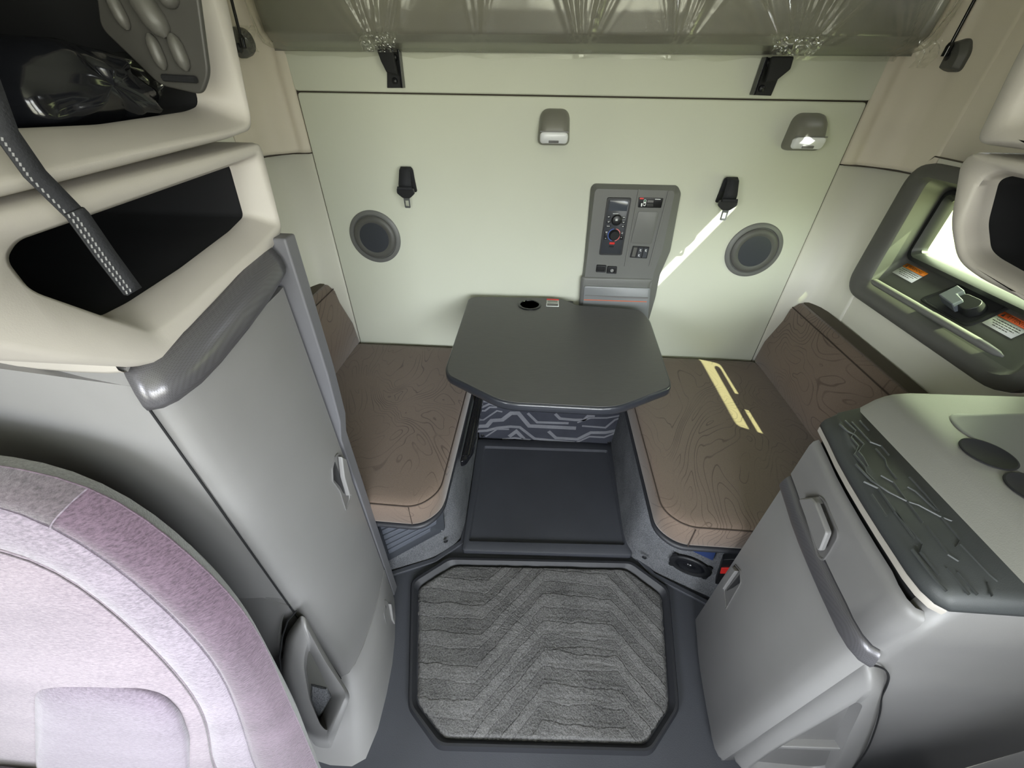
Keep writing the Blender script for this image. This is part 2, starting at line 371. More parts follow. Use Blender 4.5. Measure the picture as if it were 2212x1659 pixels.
# sill rail
g = G(); p, q = onX(1884, 606, XB+.006), onX(2166, 770, XB+.004); d = (q-p).normalized()
g.tube([p, p+d*.01, p+d*.02, q-d*.05, q-d*.015, q], [.004, .009, .0105, .0105, .008, .003], 12); g.done('sill_rail', 'panel', w1)
LP0, LU = Vector((XB+.02, 1.388, .962)), Vector((0, -1, 0)); LV = (Vector((XG-.006, 0, 1.05))-Vector((XB+.02, 0, .962))).normalized(); LN = LU.cross(LV)
def onl(u, v, lift=0): return onp(u, v, LP0+LN*lift, LN)
def decal(corner_px, head, word, name, lab):
    """corner_px: lower-left, lower-right, upper-left corners in the photo, turned into a rectangle on the sill slope"""
    a, b, c = [onl(u, v, .0015) for u, v in corner_px]; w, h = (b-a).dot(LU), (c-a).dot(LV)
    g = G(); q = lambda x, y: a+LU*w*x+LV*h*y
    g.mi = 0; g.prism([q(0, 0), q(1, 0), q(1, .66), q(0, .66)], LN*.0006)
    g.mi = 1; g.prism([q(0, .68), q(1, .68), q(1, 1), q(0, 1)], LN*.0006)
    g.mi = 2; text(g, word, q(.2, .75), LU, LV, h*.19, .001)
    g.face([q(.05, .74)+LN*.001, q(.16, .74)+LN*.001, q(.105, .94)+LN*.001])
    for k, (x0, x1) in enumerate(((.12, .9), (.07, .95), (.16, .86), (.24, .74))):
        y = .5-.12*k
        x = x0
        while x < x1-.02:
            e = min(x1, x+random.uniform(.04, .12)); g.face([q(x, y)+LN*.001, q(e, y)+LN*.001, q(e, y+.04)+LN*.001, q(x, y+.04)+LN*.001]); x = e+.018
    o = g.done(name, ['white', head, 'ink'], w1, angle=180); o['label'] = lab
decal([(1927, 588), (1968, 612), (1959, 568)], 'orange', 'WARNING', 'warning_label', 'white sticker with an orange WARNING heading')
decal([(2121, 697), (2186, 731), (2165, 671)], 'orangered', 'ATTENTION', 'attention_label', 'white sticker with a red-orange ATTENTION heading')
# latch pocket and lever
pc = onl(2075, 655, .001)
def lq(x, y, z=0): return pc+LU*x+LV*y+LN*z
g = G(); pk = lambda s, z: rr([lq(-.085*s, -.042*s, z), lq(.082*s, -.042*s, z), lq(.088*s, .072*s, z), lq(-.05*s, .072*s, z)], .02, 5)
g.loft([pk(1.08, 0), pk(1.06, .003), pk(.97, .003), pk(.93, .0005)]); pock = g.done('latch_pocket', 'soft', w1, bevel=.001)
g = G(); g.loft([rr([lq(.0, -.022, .002), lq(.06, -.026, .002), lq(.075, .0, .002), lq(.06, .024, .002), lq(.0, .022, .002)], .012, 4), rr([lq(.004, -.018, .03), lq(.056, -.022, .03), lq(.068, .0, .03), lq(.056, .018, .03), lq(.004, .016, .03)], .01, 4)]); lt = g.done('latch', 'black', w1, bevel=.002)
g = G(); g.prism([lq(-.03, -.024, .006), lq(.028, -.03, .006), lq(.03, -.006, .006), lq(.0, .0, .006), lq(.002, .016, .006), lq(-.028, .02, .006)], LN*.034); g.done('latch_lever', 'fins', lt, bevel=.003)
# unseen upper opening, added and shaped to let a strip of sun in
w2 = struct('added_sun_slot'); g = G(); g.box(XR+.012, XR+.015, SLOT[0]-.01, SLOT[1]+.01, SLOT[2]-.01, SLOT[3]+.01); g.done('glass_pane', 'paneclear', w2)
# ------------------------------------------------------------------ BUNK folded up against the wall, in its plastic wrap
BX0, BX1, BZ = -.865, 1.06, 1.585
def bunk_prof(t):   # front profile: bottom lip curling up into the face (y, z)
    P = [(1.592, 1.574), (1.560, 1.582), (1.528, 1.592), (1.505, 1.612), (1.494, 1.66), (1.486, 1.75), (1.47, 1.9), (1.45, 2.05), (1.43, 2.2)]
    f = t*(len(P)-1); i = min(int(f), len(P)-2); f -= i
    return P[i][0]*(1-f)+P[i+1][0]*f, P[i][1]*(1-f)+P[i+1][1]*f
bunk = thing('folded_bunk', 'grey upper bunk folded up against the back wall above the cream panels', 'bunk', (0, 0, 0))
g = G(); N = 60
def bf(u, v):
    y, z = bunk_prof(v); x = BX0+(BX1-BX0)*u; e = min(u, 1-u)*(BX1-BX0); k = max(0, 1-e/.09)
    return Vector((x, y+.05*k*k, z+.006*k*k))
g.loft([[bf(i/N, j/32) for i in range(N+1)]+[Vector((BX1, 1.585, bunk_prof(j/32)[1])), Vector((BX0, 1.585, bunk_prof(j/32)[1]))] for j in range(33)]); g.done('mattress_board', 'bunkm', bunk, angle=60)
wrap = None
def wrapf(u, v):
    x = BX0-.025+(BX1-BX0+.05)*u; vv = max(0, v*1.06-.06); y, z = bunk_prof(vv); e = min(u, 1-u)*(BX1-BX0); k = max(0, 1-e/.1)
    y += .055*k*k
    if v < .06: q = (.06-v)/.06; z -= q*(.012+.010*noise.noise(Vector((x*9, 3, 0)))); y += q*.002
    h = 0
    for hx, sp, am in ((-.50, .6, 1.), (.70, .9, 1.), (.10, .5, .8), (.36, .5, .7), (-.86, .3, .6), (1.0, .6, .9), (-.2, .35, .5)):   # folds fan upwards
        a = math.atan2(x-hx, max(.01, z-1.535)); r = math.hypot(x-hx, z-1.535)
        w = math.exp(-(a/sp)**4)*am*min(1, max(0, 1.25-r*1.3))*min(1, r*14)
        n1 = 1-abs(noise.noise(Vector((a*3.0+hx*10, r*.8, 1.7))))*3.2
        n2 = 1-abs(noise.noise(Vector((a*6.5+hx*7, r*1.6, 4.2))))*3.4
        h += w*(max(0, n1)**1.6*.016+max(0, n2)**1.6*.008)
    n3 = 1-abs(noise.noise(Vector((x*5+noise.noise(Vector((x*3, z*4, 9)))*.8, z*1.6, .4))))*3.4
    h += max(0, n3)**1.6*.010*min(1, max(0, (z-1.6)*9))
    h += (noise.noise(Vector((x*2.2, z*3, 5)))+.5)*.004+noise.noise(Vector((x*16, z*5, 2)))*.0012
    return Vector((x, y-.008-max(0, h), z))
g = G(); g.grid(wrapf, 420, 110); wrap = g.done('plastic_wrap', 'film', None, angle=180)
tag(wrap, 'clear wrinkled plastic film wrapped around the folded upper bunk', 'plastic film')
def tuft(u, v, name, lab, w, h):
    c = onY(u, v, 1.505); g = G()
    def f(a, b):
        x = c.x+(a-.5)*w*(1-.25*b); z = c.z+(.5-b)*h
        q = noise.noise(Vector((x*55, z*60, 1)))*.012+noise.noise(Vector((x*130, z*120, 4)))*.005
        return Vector((x, 1.487-.012*math.sin(math.pi*b)-q, z))
    g.grid(f, 46, 34); return g
for u, v, wd in ((822, 92, .12), (1712, 98, .15)):
    g = tuft(u, v, '', '', wd, .045); o = g.done('wrap_fold', 'filmbag', wrap, angle=180)
for u, v, wd in ((545, 85, .06), (1985, 118, .06)):
    g = tuft(u, v, '', '', wd, .06); o = g.done('wrap_corner', 'film', wrap, angle=180)
# hinge brackets under the bunk
def hinge(name, plate, arm, side, lab):
    t = thing(name, lab, 'hinge', group='bunk hinge brackets')
    g = G(); P = YS(plate, 1.594); g.prism(P, (0, .006, 0)); g.done('mounting_plate', 'black', t, bevel=.0015)
    e = P[1]-P[2]
    g = G(); fl = YS(side, 1.594); g.prism(fl, (0, -.028, 0)); g.done('side_flange', 'gloss', t, bevel=.001)
    g = G(); A = YS(arm, 1.56); g.prism(A, (0, -.014, 0)); g.done('hinge_arm', 'soft', t, bevel=.005, seg=3)
    return t
h1 = hinge('bunk_hinge', [(835, 108), (866, 108), (875, 190), (836, 190)], [(816, 108), (850, 104), (857, 140), (862, 163), (838, 158), (826, 134)], [(863, 108), (867, 108), (876, 190), (871, 190)], 'black bunk hinge bracket left of the centre wall lamp, bolted under the folded bunk')
h2 = hinge('bunk_hinge', [(1648, 124), (1700, 126), (1666, 207), (1620, 205)], [(1664, 122), (1712, 122), (1704, 150), (1672, 176), (1648, 180), (1655, 160)], [(1646, 124), (1651, 124), (1624, 205), (1619, 205)], 'black bunk hinge bracket above the right wall lamp, bolted under the folded bunk')
for t, pts in ((h1, ((853, 175), (853, 124))), (h2, ((1645, 191), (1660, 136)))):
    for u, v in pts:
        g = G(); c = onY(u, v, 1.592); g.lathe(c, (0, -1, 0), [(.0, 0), (.0095, 0), (.0095, .003), (.007, .006), (0, .0075)], 20); g.done('bolt', 'black', t)
# gas struts on the side walls
def strut(x, base, p0, p1, lab):
    t = thing('gas_strut', lab, 'gas strut', group='bunk gas struts')
    sg = 1 if x > 0 else -1
    g = G(); A = XS(base, x); B = [p+Vector((-sg*.032, 0, 0)) for p in inset(A, .012)]; g.loft([rr(A, .012), rr([p+Vector((-sg*.018, 0, 0)) for p in A], .012), rr(B, .014)]); g.done('strut_bracket', 'bezel', t, bevel=.002)
    a, b = onX(*p0, x-sg*.04), onX(*p1, x-sg*.04); d = (a-b).normalized()
    g = G(); g.tube([b, b+d*.022], .009, 14); g.tube([b+d*.022, b+d*.03], [.009, .006], 14); g.done('end_fitting', 'gloss', t)
    g = G(); g.tube([b+d*.02, a+d*.45], .0042, 12); g.done('rod', 'gloss', t)
    g = G(); g.lathe(b+Vector((sg*.03, 0, 0)), (-sg, 0, 0), [(0, 0), (.012, 0), (.012, .02), (.008, .024), (0, .025)], 20); g.done('ball_joint', 'black', t)
strut(XR-.005, [(2062, 87), (2113, 82), (2108, 112), (2083, 156), (2038, 156), (2017, 138), (2024, 120)], (2105, 0), (2040, 122), 'black gas strut on the right side wall above the side window')
strut(-.925, [(496, 56), (520, 62), (536, 95), (538, 118), (518, 128), (500, 100)], (500, 0), (526, 104), 'black gas strut in the left corner beside the upper cubby')
# ------------------------------------------------------------------ WALL LAMPS
def lamp(uc, v0, v1, w, lab, skew=0):
    t = thing('wall_lamp', lab, 'lamp', group='reading lamps on the back wall')
    c = onY(uc, (v0+v1)/2, BW); zt, zb = onY(uc, v0, BW).z-.004, onY(uc, v1, BW-.06).z+.006
    cx = c.x; H = zt-zb; hw = w/2
    def R(y, s, top, bot): return rr(W([(cx-hw*s*.86, top), (cx+hw*s*.86, top), (cx+hw*s, bot), (cx-hw*s, bot)], y), [.03, .03, .022, .022], 8)
    g = G(); g.loft([R(BW, 1, zt, zb), R(BW-.016, 1, zt-.002, zb), R(BW-.034, .95, zt-.012, zb+.002), R(BW-.050, .86, zt-.034, zb+.006), R(BW-.056, .74, zt-.056, zb+.012)]); g.done('lamp_housing', 'lamp', t, angle=60)
    g = G(); a, b = zb+H*.40, zb+.008
    def L(y0, y1, s, k=0): return rr([Vector((cx-hw*s, y0, a+k)), Vector((cx+hw*s, y0, a+k)), Vector((cx+hw*s, y1, b-k*.4)), Vector((cx-hw*s, y1, b-k*.4))], .014, 6)
    g.loft([L(BW-.050, BW-.03, .84, 0), L(BW-.060, BW-.05, .84, 0), L(BW-.064, BW-.056, .76, -.006)]); g.done('lens', 'lens', t, angle=50)
    g = G(); g.prism([(cx-hw*.84, BW-.055, a), (cx+hw*.84, BW-.055, a), (cx+hw*.84, BW-.055, a+.003), (cx-hw*.84, BW-.055, a+.003)], (0, -.004, 0)); g.done('lens_rim', 'greyd', t)
    g = G(); g.prism(rr([(cx-hw*.3, BW-.058, b+.010), (cx+hw*.3, BW-.058, b+.010), (cx+hw*.3, BW-.056, b+.003), (cx-hw*.3, BW-.056, b+.003)], .001, 2), (0, -.004, 0)); g.done('switch', 'greyd', t)
lamp(1197, 231, 322, .110, 'grey wall lamp with a white lens at the middle of the back wall')
lamp(1735, 240, 334, .116, 'grey wall lamp with a white lens near the right corner, lit by the sun')
# ------------------------------------------------------------------ SEAT BELTS hanging from the wall
def belt(px, tong, lab):
    t = thing('seat_belt', lab, 'seat belt', group='seat belts on the back wall')
    (ua, va), (ub, vb) = px
    a = onY(ua, va, BW-.002); sg = 1 if ua > 1200 else -1
    yb = BW-.045; b = onY(ub, vb, yb); w = .047
    g = G(); prof = [(BW-.004, a.z-.075), (BW-.012, a.z-.012), (BW-.022, a.z), (BW-.038, a.z-.008), (yb-.003, a.z-.05), (yb, b.z+.006)]
    xs = [a.x]*3+[a.x+(b.x-a.x)*k for k in (.3, .7, 1)]
    g.loft([[Vector((x-w/2*f, y, z)), Vector((x+w/2*f, y, z))] for (y, z), x, f in zip(prof, xs, (1, .95, .8, .8, .98, 1))], closed=False); g.done('webbing', 'strap', t, solid=.003)
    g = G(); g.prism(rr(W([(a.x-.026, a.z-.085), (a.x+.026, a.z-.085), (a.x+.018, a.z-.004), (a.x-.018, a.z-.004)], BW-.001), .006, 3), (0, -.008, 0)); g.done('belt_guide', 'soft', t, bevel=.002)
    z = b.z; x = b.x
    g = G(); g.prism(rr(W([(x-.031, z+.006), (x+.031, z+.006), (x+.033, z-.012), (x+.013, z-.028), (x-.013, z-.028), (x-.033, z-.012)], yb-.005), .005, 3), (0, .009, 0)); tg = g.done('tongue_plate', 'black', t, bevel=.002)
    g = G(); g.tube([Vector((x-.026, yb-.008, z+.006)), Vector((x+.026, yb-.008, z+.006))], .0055, 12); g.done('webbing_loop', 'strap', t)
    g = G(); O_ = rr(W([(x-.0115, z-.026), (x+.0115, z-.026), (x+.0105, z-.062), (x-.0105, z-.062)], yb), .004, 4); I2 = rr(W([(x-.006, z-.036), (x+.006, z-.036), (x+.006, z-.055), (x-.006, z-.055)], yb), .001, 4)
    dy = Vector((0, -.0025, 0)); g.loft([O_, [p+dy for p in O_], [p+dy for p in I2], I2], wrap=True); g.done('latch_tongue', 'steel', t)
belt(((880, 359), (876, 410)), None, 'black seat belt hanging on the back wall above the left round speaker')
belt(((1577, 381), (1573, 436)), None, 'black seat belt hanging on the back wall between the control panel and right speaker')
# ------------------------------------------------------------------ ROUND SPEAKERS
for (u, v), lab in (((811, 512), 'dark round wall speaker low on the left of the back wall, above the left bench'), ((1627, 541), 'dark round wall speaker on the right of the back wall, above the right bench')):
    t = thing('wall_speaker', lab, 'speaker', group='round wall speakers'); c = onY(u, v, BW)
    g = G(); g.lathe(c, (0, -1, 0), [(.103, 0), (.103, .004), (.099, .0075), (.088, .008), (.0855, .0035), (.0, .0035)], 72); g.done('bezel_ring', 'panel', t)
    g = G(); g.lathe(c, (0, -1, 0), [(.0835, .003), (.0835, .0075), (.079, .0125), (.068, .015), (.062, .0135), (.058, .0125), (0, .0125)], 72); g.done('speaker_grille', 'bezel', t)
    g = G(); g.lathe(c, (0, -1, 0), [(.0585, .0122), (.0585, .0137), (.054, .0142), (0, .0142)], 64); g.done('speaker_mesh', 'navy', t)
# ------------------------------------------------------------------ CONTROL PANEL on the back wall
cp_ = thing('control_panel', 'grey control panel on the back wall behind the table, with heater controls', 'control panel')
YP = 1.565
def wp(u, v, y=YP): return onY(u, v, y)
base = [wp(u, v, BW) for u, v in [(1283, 396), (1462, 400), (1469, 415), (1446, 540), (1424, 590), (1414, 640), (1398, 695), (1246, 690), (1252, 645), (1262, 560), (1276, 405)]]
fr = [wp(u, v, YP) for u, v in [(1290, 408), (1455, 412), (1457, 420), (1431, 540), (1412, 590), (1404, 640), (1390, 692), (1254, 688), (1258, 645), (1268, 560), (1285, 414)]]
low = {4: 0, 5: .006, 6: .006, 7: .006, 8: .006, 9: -.0}
fr = [p+Vector((0, low.get(i, 0)*1.2, 0)) for i, p in enumerate(fr)]
g = G(); g.loft([rr(base, .008, 3), rr([p+Vector((0, -.014, 0)) for p in base], .008, 3), rr(fr, .01, 3)], caps=(True, False))
# front skin: shallow belly between the controls and the pocket
cells = 26; L_ = [Vector((fr[10].x, 0, fr[10].z)), Vector((fr[9].x, 0, fr[9].z)), Vector((fr[7].x, 0, fr[7].z))]
g.face(rr(fr, .01, 3)); g.done('panel_housing', 'panel', cp_, angle=50)
g = G(); q = [wp(1256, 598), wp(1413, 602), wp(1404, 615), wp(1396, 690), wp(1250, 686), wp(1254, 612)]
g.loft([rr([p+Vector((0, .004, 0)) for p in q], .006, 3), rr([p+Vector((0, -.005, 0)) for p in inset(q, .006)], .008, 3), rr([p+Vector((0, -.006, 0)) for p in inset(q, .016)], .008, 3)]); g.done('panel_belly', 'panel', cp_, angle=60)
# raised rib dividing the face, and the right-hand lane
g = G(); g.prism([wp(1379, 408), wp(1382, 409), wp(1352, 575), wp(1348, 575)], (0, -.003, 0)); g.prism([wp(1443, 412), wp(1447, 412), wp(1405, 575), wp(1401, 575)], (0, -.003, 0)); g.done('divider_rib', 'panel', cp_, bevel=.001)
YF = YP-.001
def plate(name, mat, px, r, h, parent, y=YF, ins=.001, bevel=.0008):
    P = [onY(u, v, y) for u, v in px]; g = G(); g.loft([rr(P, r, 4), rr([p+Vector((0, -h*.7, 0)) for p in P], r, 4), rr([p+Vector((0, -h, 0)) for p in inset(P, ins)], r, 4)])
    return g.done(name, mat, parent, angle=40)
hc = plate('heater_control', 'black', [(1312, 426), (1364, 427), (1343, 551), (1294, 550)], .007, .004, cp_)
plate('control_face', 'navy', [(1315, 430), (1361, 431), (1340, 548), (1297, 547)], .005, .002, hc, YF-.004)
YC = YF-.0062
plate('display', 'screen', [(1318, 433.5), (1358, 434.5), (1354, 456), (1315, 455)], .001, .0008, hc, YC)
def knob(u, v, r, h, name, mat, parent, ring=None, y=YC):
    c = onY(u, v, y); g = G(); g.lathe(c, (0, -1, 0), [(r*1.08, 0), (r*1.08, h*.15), (r, h*.2), (r*.92, h*.9), (r*.84, h), (0, h)], 36); return g.done(name, mat, parent)
kn = knob(1332, 475, .0185, .012, 'selector_knob', 'black', hc)
g = G(); c = onY(1332, 475, YC-.0122); g.ribbon([c+Vector((-.004, 0, .002)), c+Vector((.004, 0, .002))], .0022, (0, -1, 0), .0006); g.ribbon([c+Vector((-.004, 0, -.002)), c+Vector((.004, 0, -.002))], .0022, (0, -1, 0), .0006); g.done('knob_mark', 'white', kn)
kt = knob(1326.5, 507.5, .0185, .014, 'temperature_knob', 'soft', hc)
c = onY(1326.5, 507.5, YC)
for a0, a1, mt, nm in ((100, 255, 'blue', 'cold_arc'), (-75, 80, 'pink', 'warm_arc')):
    g = G(); pts = [c+Vector((.0225*math.cos(math.radians(a0+(a1-a0)*i/16)), 0, .0225*math.sin(math.radians(a0+(a1-a0)*i/16)))) for i in range(17)]; g.ribbon(pts, .0028, (0, -1, 0), .0008); g.done(nm, mt, hc)
for px, mt, nm in (([(1317, 523), (1328, 523.5), (1327, 528), (1316, 527.5)], 'red', 'indicator'), ([(1313, 466), (1319, 466), (1318, 471), (1312, 471)], 'black', 'button'), ([(1345, 467), (1351, 467), (1350, 472), (1344, 472)], 'black', 'button'),
                   ([(1311, 476), (1319, 476), (1318, 482), (1310, 482)], 'black', 'button'), ([(1343, 477), (1351, 477), (1350, 483), (1342, 483)], 'black', 'button'), ([(1309, 486), (1320, 486), (1319, 490), (1308, 490)], 'black', 'button'), ([(1342, 487), (1350, 487), (1349, 491), (1341, 491)], 'black', 'button'),
                   ([(1306, 499), (1313, 499), (1311, 517), (1304, 517)], 'black', 'button'), ([(1340, 500), (1347, 500), (1345, 518), (1338, 518)], 'black', 'button'), ([(1316, 531), (1326, 531.5), (1325, 534), (1315, 533.5)], 'soft', 'socket')):
    plate(nm, mt, px, .0008, .0018, hc, YC)
g = G()
for u, v, w in ((1315, 468.5, 3), (1348, 469.5, 4), (1314.5, 479.5, 3.2), (1347, 480.5, 3.2), (1314, 488.4, 6), (1345.5, 489, 4), (1310, 501.5, 3.5), (1308, 515, 2.5), (1343.5, 504, 2), (1342, 513, 2), (1330, 461.6, 11)):
    g = G(); c = onY(u, v, YC-.0019); ww = w*.0009; g.ribbon([c-Vector((ww, 0, 0)), c+Vector((ww, 0, 0))], .0016, (0, -1, 0), .0004); g.done('control_print', 'white', hc)
inv = plate('inverter_display', 'black', [(1380, 426), (1433, 428), (1428, 449), (1378, 448)], .003, .002, cp_)
YI = YF-.0024
for px, mt, nm in (([(1382.5, 427), (1391, 427.3), (1390, 430.5), (1381.8, 430.2)], 'red', 'print_badge'), ([(1391, 431), (1396.5, 431), (1394.5, 445), (1389, 445)], 'white', 'button_plate'), ([(1399, 432.5), (1412, 433), (1411, 438), (1398, 437.5)], 'greyd', 'readout'), ([(1385, 439), (1388, 439), (1387, 446), (1384, 446)], 'white', 'print_block'), ([(1415, 429.6), (1427, 430), (1427, 431.6), (1414.7, 431.2)], 'white', 'print_line')):
    plate(nm, mt, px, .0012 if nm != 'button_plate' else .006, .0006, inv, YI)
for k in range(3): plate('print_line', 'greyd', [(1397, 440+2.4*k), (1411, 440.3+2.4*k), (1411, 441+2.4*k), (1397, 440.7+2.4*k)], .0003, .0005, inv, YI)
plate('power_button', 'green', [(1391.6, 432), (1395.6, 432), (1395, 436), (1391, 436)], .004, .0014, inv, YI-.0004)
plate('power_button', 'black', [(1390.4, 439), (1394.4, 439), (1393.8, 443), (1389.8, 443)], .004, .0014, inv, YI-.0004)
plate('blank_cover', 'panel', [(1379, 456), (1424, 457.5), (1407, 527), (1362, 525)], .009, .0035, cp_, ins=.004)
sw = plate('switch_frame', 'black', [(1367, 531), (1403, 533), (1397, 558), (1360, 556)], .003, .003, cp_)
for px, mt in (([(1369, 533.5), (1377, 534), (1371.5, 554.5), (1363.5, 554)], 'bezel'), ([(1380, 534.2), (1389, 534.7), (1383.5, 556), (1374.5, 555.3)], 'navy'), ([(1391.5, 535), (1400.5, 535.5), (1395, 556.5), (1386, 556)], 'navy')): plate('rocker_switch', mt, px, .002, .0035, sw, YF-.003)
g = G()
for u, v in ((1383.5, 541), (1380, 552), (1395, 541.5)):
    c = onY(u, v, YF-.0066)
    for dx, dz, w in ((0, .003, .005), (-.001, -.001, .003), (.002, -.003, .0025)): g.ribbon([c+Vector((dx-w/2, 0, dz)), c+Vector((dx+w/2, 0, dz))], .0026, (0, -1, 0), .0004)
g.done('switch_symbols', 'white', sw)
for i, (u, v) in enumerate(((1299, 579), (1322, 582))):
    px = [(u-10, v-7.5), (u+11, v-6.5), (u+9, v+9), (u-12, v+8)]
    so = plate('power_socket', 'black', px, .004, .006, cp_, ins=.002)
    plate('socket_lid', 'soft', [(u-9, v-3), (u+9, v-2), (u+7, v+7), (u-10, v+6)], .003, .002, so, YF-.006)
    if i:
        c = onY(u, v+2.5, YF-.0083); g = G(); g.tube([c+Vector((.0052*math.cos(a*math.pi/9), 0, .0052*math.sin(a*math.pi/9))) for a in range(18)], .0006, 6, True); g.ribbon([c+Vector((-.002, 0, -.002)), c+Vector((.002, 0, .002))], .002, (0, -1, 0), .0004); g.done('socket_symbol', 'white', so)
yq = YP-.0065
po = plate('storage_pocket', 'lidg', [(1262, 617), (1405, 622), (1398, 700), (1256, 695)], .008, .006, cp_, yq, ins=.004)
plate('pocket_edge', 'greyd', [(1264, 637), (1400, 642), (1400, 645), (1330, 643), (1263, 638)], .001, .003, po, yq-.0055)
plate('orange_stripe', 'orangered', [(1261, 646.8), (1397, 651.2), (1397, 652.4), (1261, 648)], .0003, .0008, po, yq-.0058)
# ------------------------------------------------------------------ TABLE
tb = thing('dinette_table', 'dark grey dinette table with cut corners standing between the two benches', 'table')
ZT = .78
tp = ZS([(1013, 640), (1186, 642), (1216, 645), (1246, 658), (1384, 668), (1405, 690), (1451, 826), (1450, 838), (1330, 884), (1085, 871), (965, 811), (961, 795)], ZT)
rad = [.035, .02, .03, .02, .03, .03, .02, .02, .05, .05, .03, .02]
ring = rr(tp, rad, 6)
def tz(z, d): return [Vector((p.x, p.y, z)) for p in (inset(ring, d) if d else ring)]
g = G(); g.loft([tz(ZT-.028, .008), tz(ZT-.028, .003), tz(ZT-.022, 0), tz(ZT-.007, 0), tz(ZT-.002, .0025), tz(ZT-.0005, .006)]); g.done('table_edge', 'edge', tb, angle=75)
g = G(); g.loft([tz(ZT-.001, .007), tz(ZT, .0075)]); g.done('tabletop', 'lam', tb)
cc = onZ(1144, 659, ZT)
g = G(); g.lathe(cc+Vector((0, 0, .0)), (0, 0, 1), [(.047, 0), (.047, .003), (.044, .0045), (.038, .0035), (.037, .0012)], 48); ch = g.done('cup_holder_ring', 'gloss', tb)
g = G(); g.lathe(cc, (0, 0, 1), [(.0372, .0006), (.0372, .0012), (0, .0012)], 40); g.done('cup_holder_well', 'dark', ch)
lb = [onZ(u, v, ZT+.0004) for u, v in [(1180, 662), (1207, 663), (1207, 646), (1181, 645)]]
o0, ux, vy = lb[0], (lb[1]-lb[0]), (lb[3]-lb[0]); Q = lambda x, y, k=0: o0+ux*x+vy*y+Vector((0, 0, k))
g = G(); g.mi = 0; g.prism([Q(0, 0), Q(1, 0), Q(1, .8), Q(0, .8)], (0, 0, .0004)); g.mi = 1; g.prism([Q(0, .82), Q(1, .82), Q(1, 1), Q(0, 1)], (0, 0, .0004))
g.mi = 3; g.face([Q(.05, .06, .0006), Q(.95, .06, .0006), Q(.95, .4, .0006), Q(.05, .4, .0006)]); g.mi = 2
for k in range(3): g.face([Q(.1, .5+.1*k, .0006), Q(.9, .5+.1*k, .0006), Q(.9, .54+.1*k, .0006), Q(.1, .54+.1*k, .0006)])
o = g.done('warning_sticker', ['white', 'red', 'ink', 'greyd'], tb, angle=180); o['label'] = 'small sticker with a red heading'
g = G(); g.box(.02, .14, 1.10, BW-.012, ZT-.055, ZT-.027); g.box(.0, .16, BW-.03, BW, .52, ZT-.027); g.done('wall_bracket', 'black', tb, bevel=.004)
# ------------------------------------------------------------------ BENCHES
def bench(sg, label):
    """sg -1 left, +1 right; all x below are distances from the centre line"""
    px = lambda d: CX+sg*d
    t = thing('dinette_bench', label, 'bench seat', group='facing bench seats')
    inn, outw = (.345, .92) if sg < 0 else (.313, .915)
    fy = .70 if sg < 0 else .685
    def ring(d, z, c=.0):
        return rr([Vector((px(inn+d), BW-.018-d, z)), Vector((px(outw), BW-.018-d, z)), Vector((px(outw), fy+d, z)), Vector((px(inn+.06), fy+d+(.0 if sg > 0 else -.01), z)), Vector((px(inn+d), fy+.05+d, z))], [.03, .02, .02, .07, .07], 7)
    g = G(); g.loft([ring(.012, .405), ring(.004, .412), ring(0, .425), ring(0, .485), ring(.005, .500), ring(.014, .5065), ring(.035, .510), ring(.06, .511)]); cu = g.done('seat_cushion', 'topo', t, angle=80)
    g = G(); g.tube([p for p in ring(.004, .5)], .0022, 6, True); g.done('piping', 'piping', cu)
    g = G(); y0 = fy+.0; g.tube([Vector((px(inn+.085), fy-.001-(.006 if sg < 0 else 0), .497)), Vector((px(inn+.085), fy-.002-(.006 if sg < 0 else 0), .415))], .0016, 6); g.done('seam', 'piping', cu)
    g = G(); g.loft([ring(.028, .375), ring(.016, .38), ring(.012, .405)]); g.done('seat_pan', 'black', t)
    g = G(); rp = ring(.012, .387); g.tube(rp, .010, 10, True); g.done('pan_rim', 'rubberd', t)
    # backrest
    b0, b1, b2 = .915, .972, 1.058
    yr, yf = BW-.012, .715
    def sect(y, k=1.0, zt=.80):
        return [Vector((px(b0), y, .508)), Vector((px(b0+.006), y, .60)), Vector((px(b1-.014), y, zt-.085)), Vector((px(b1-.004), y, zt-.03)), Vector((px(b1+.02), y, zt-.004)), Vector((px(b1+.045), y, zt)), Vector((px(b2-.008), y, zt)), Vector((px(b2), y, zt-.012)), Vector((px(b2), y, .47)), Vector((px(b0+.02), y, .47))]
    secs = [inset(sect(yr), .022), inset(sect(yr-.006), .006), sect(yr-.02), sect(yr-.3), sect(yf+.02), inset(sect(yf), .02)]
    g = G(); g.loft(secs); br = g.done('backrest', 'topo', t, bevel=.006, seg=3, angle=50)
    g = G(); g.loft([[p+Vector((0, 0, .0015)) for p in (Vector((px(b1+.028), y, .7995)), Vector((px(b1+.045), y, .8005)), Vector((px(b2-.006), y, .8005)), Vector((px(b2-.006), y, .798)), Vector((px(b1+.028), y, .797)))] for y in (yr-.02, yf+.03)]); g.done('top_trim', 'side', br, angle=50)
    g = G(); g.tube([Vector((px(b1-.002), yr-.012, .775)), Vector((px(b1-.002), yf+.03, .775))], .002, 6); g.done('piping', 'piping', br)
    return t
bench(-1, 'left bench seat with brown patterned cushions, beside the tall grey cabinet')
bench(1, 'right bench seat with brown patterned cushions, below the side window')
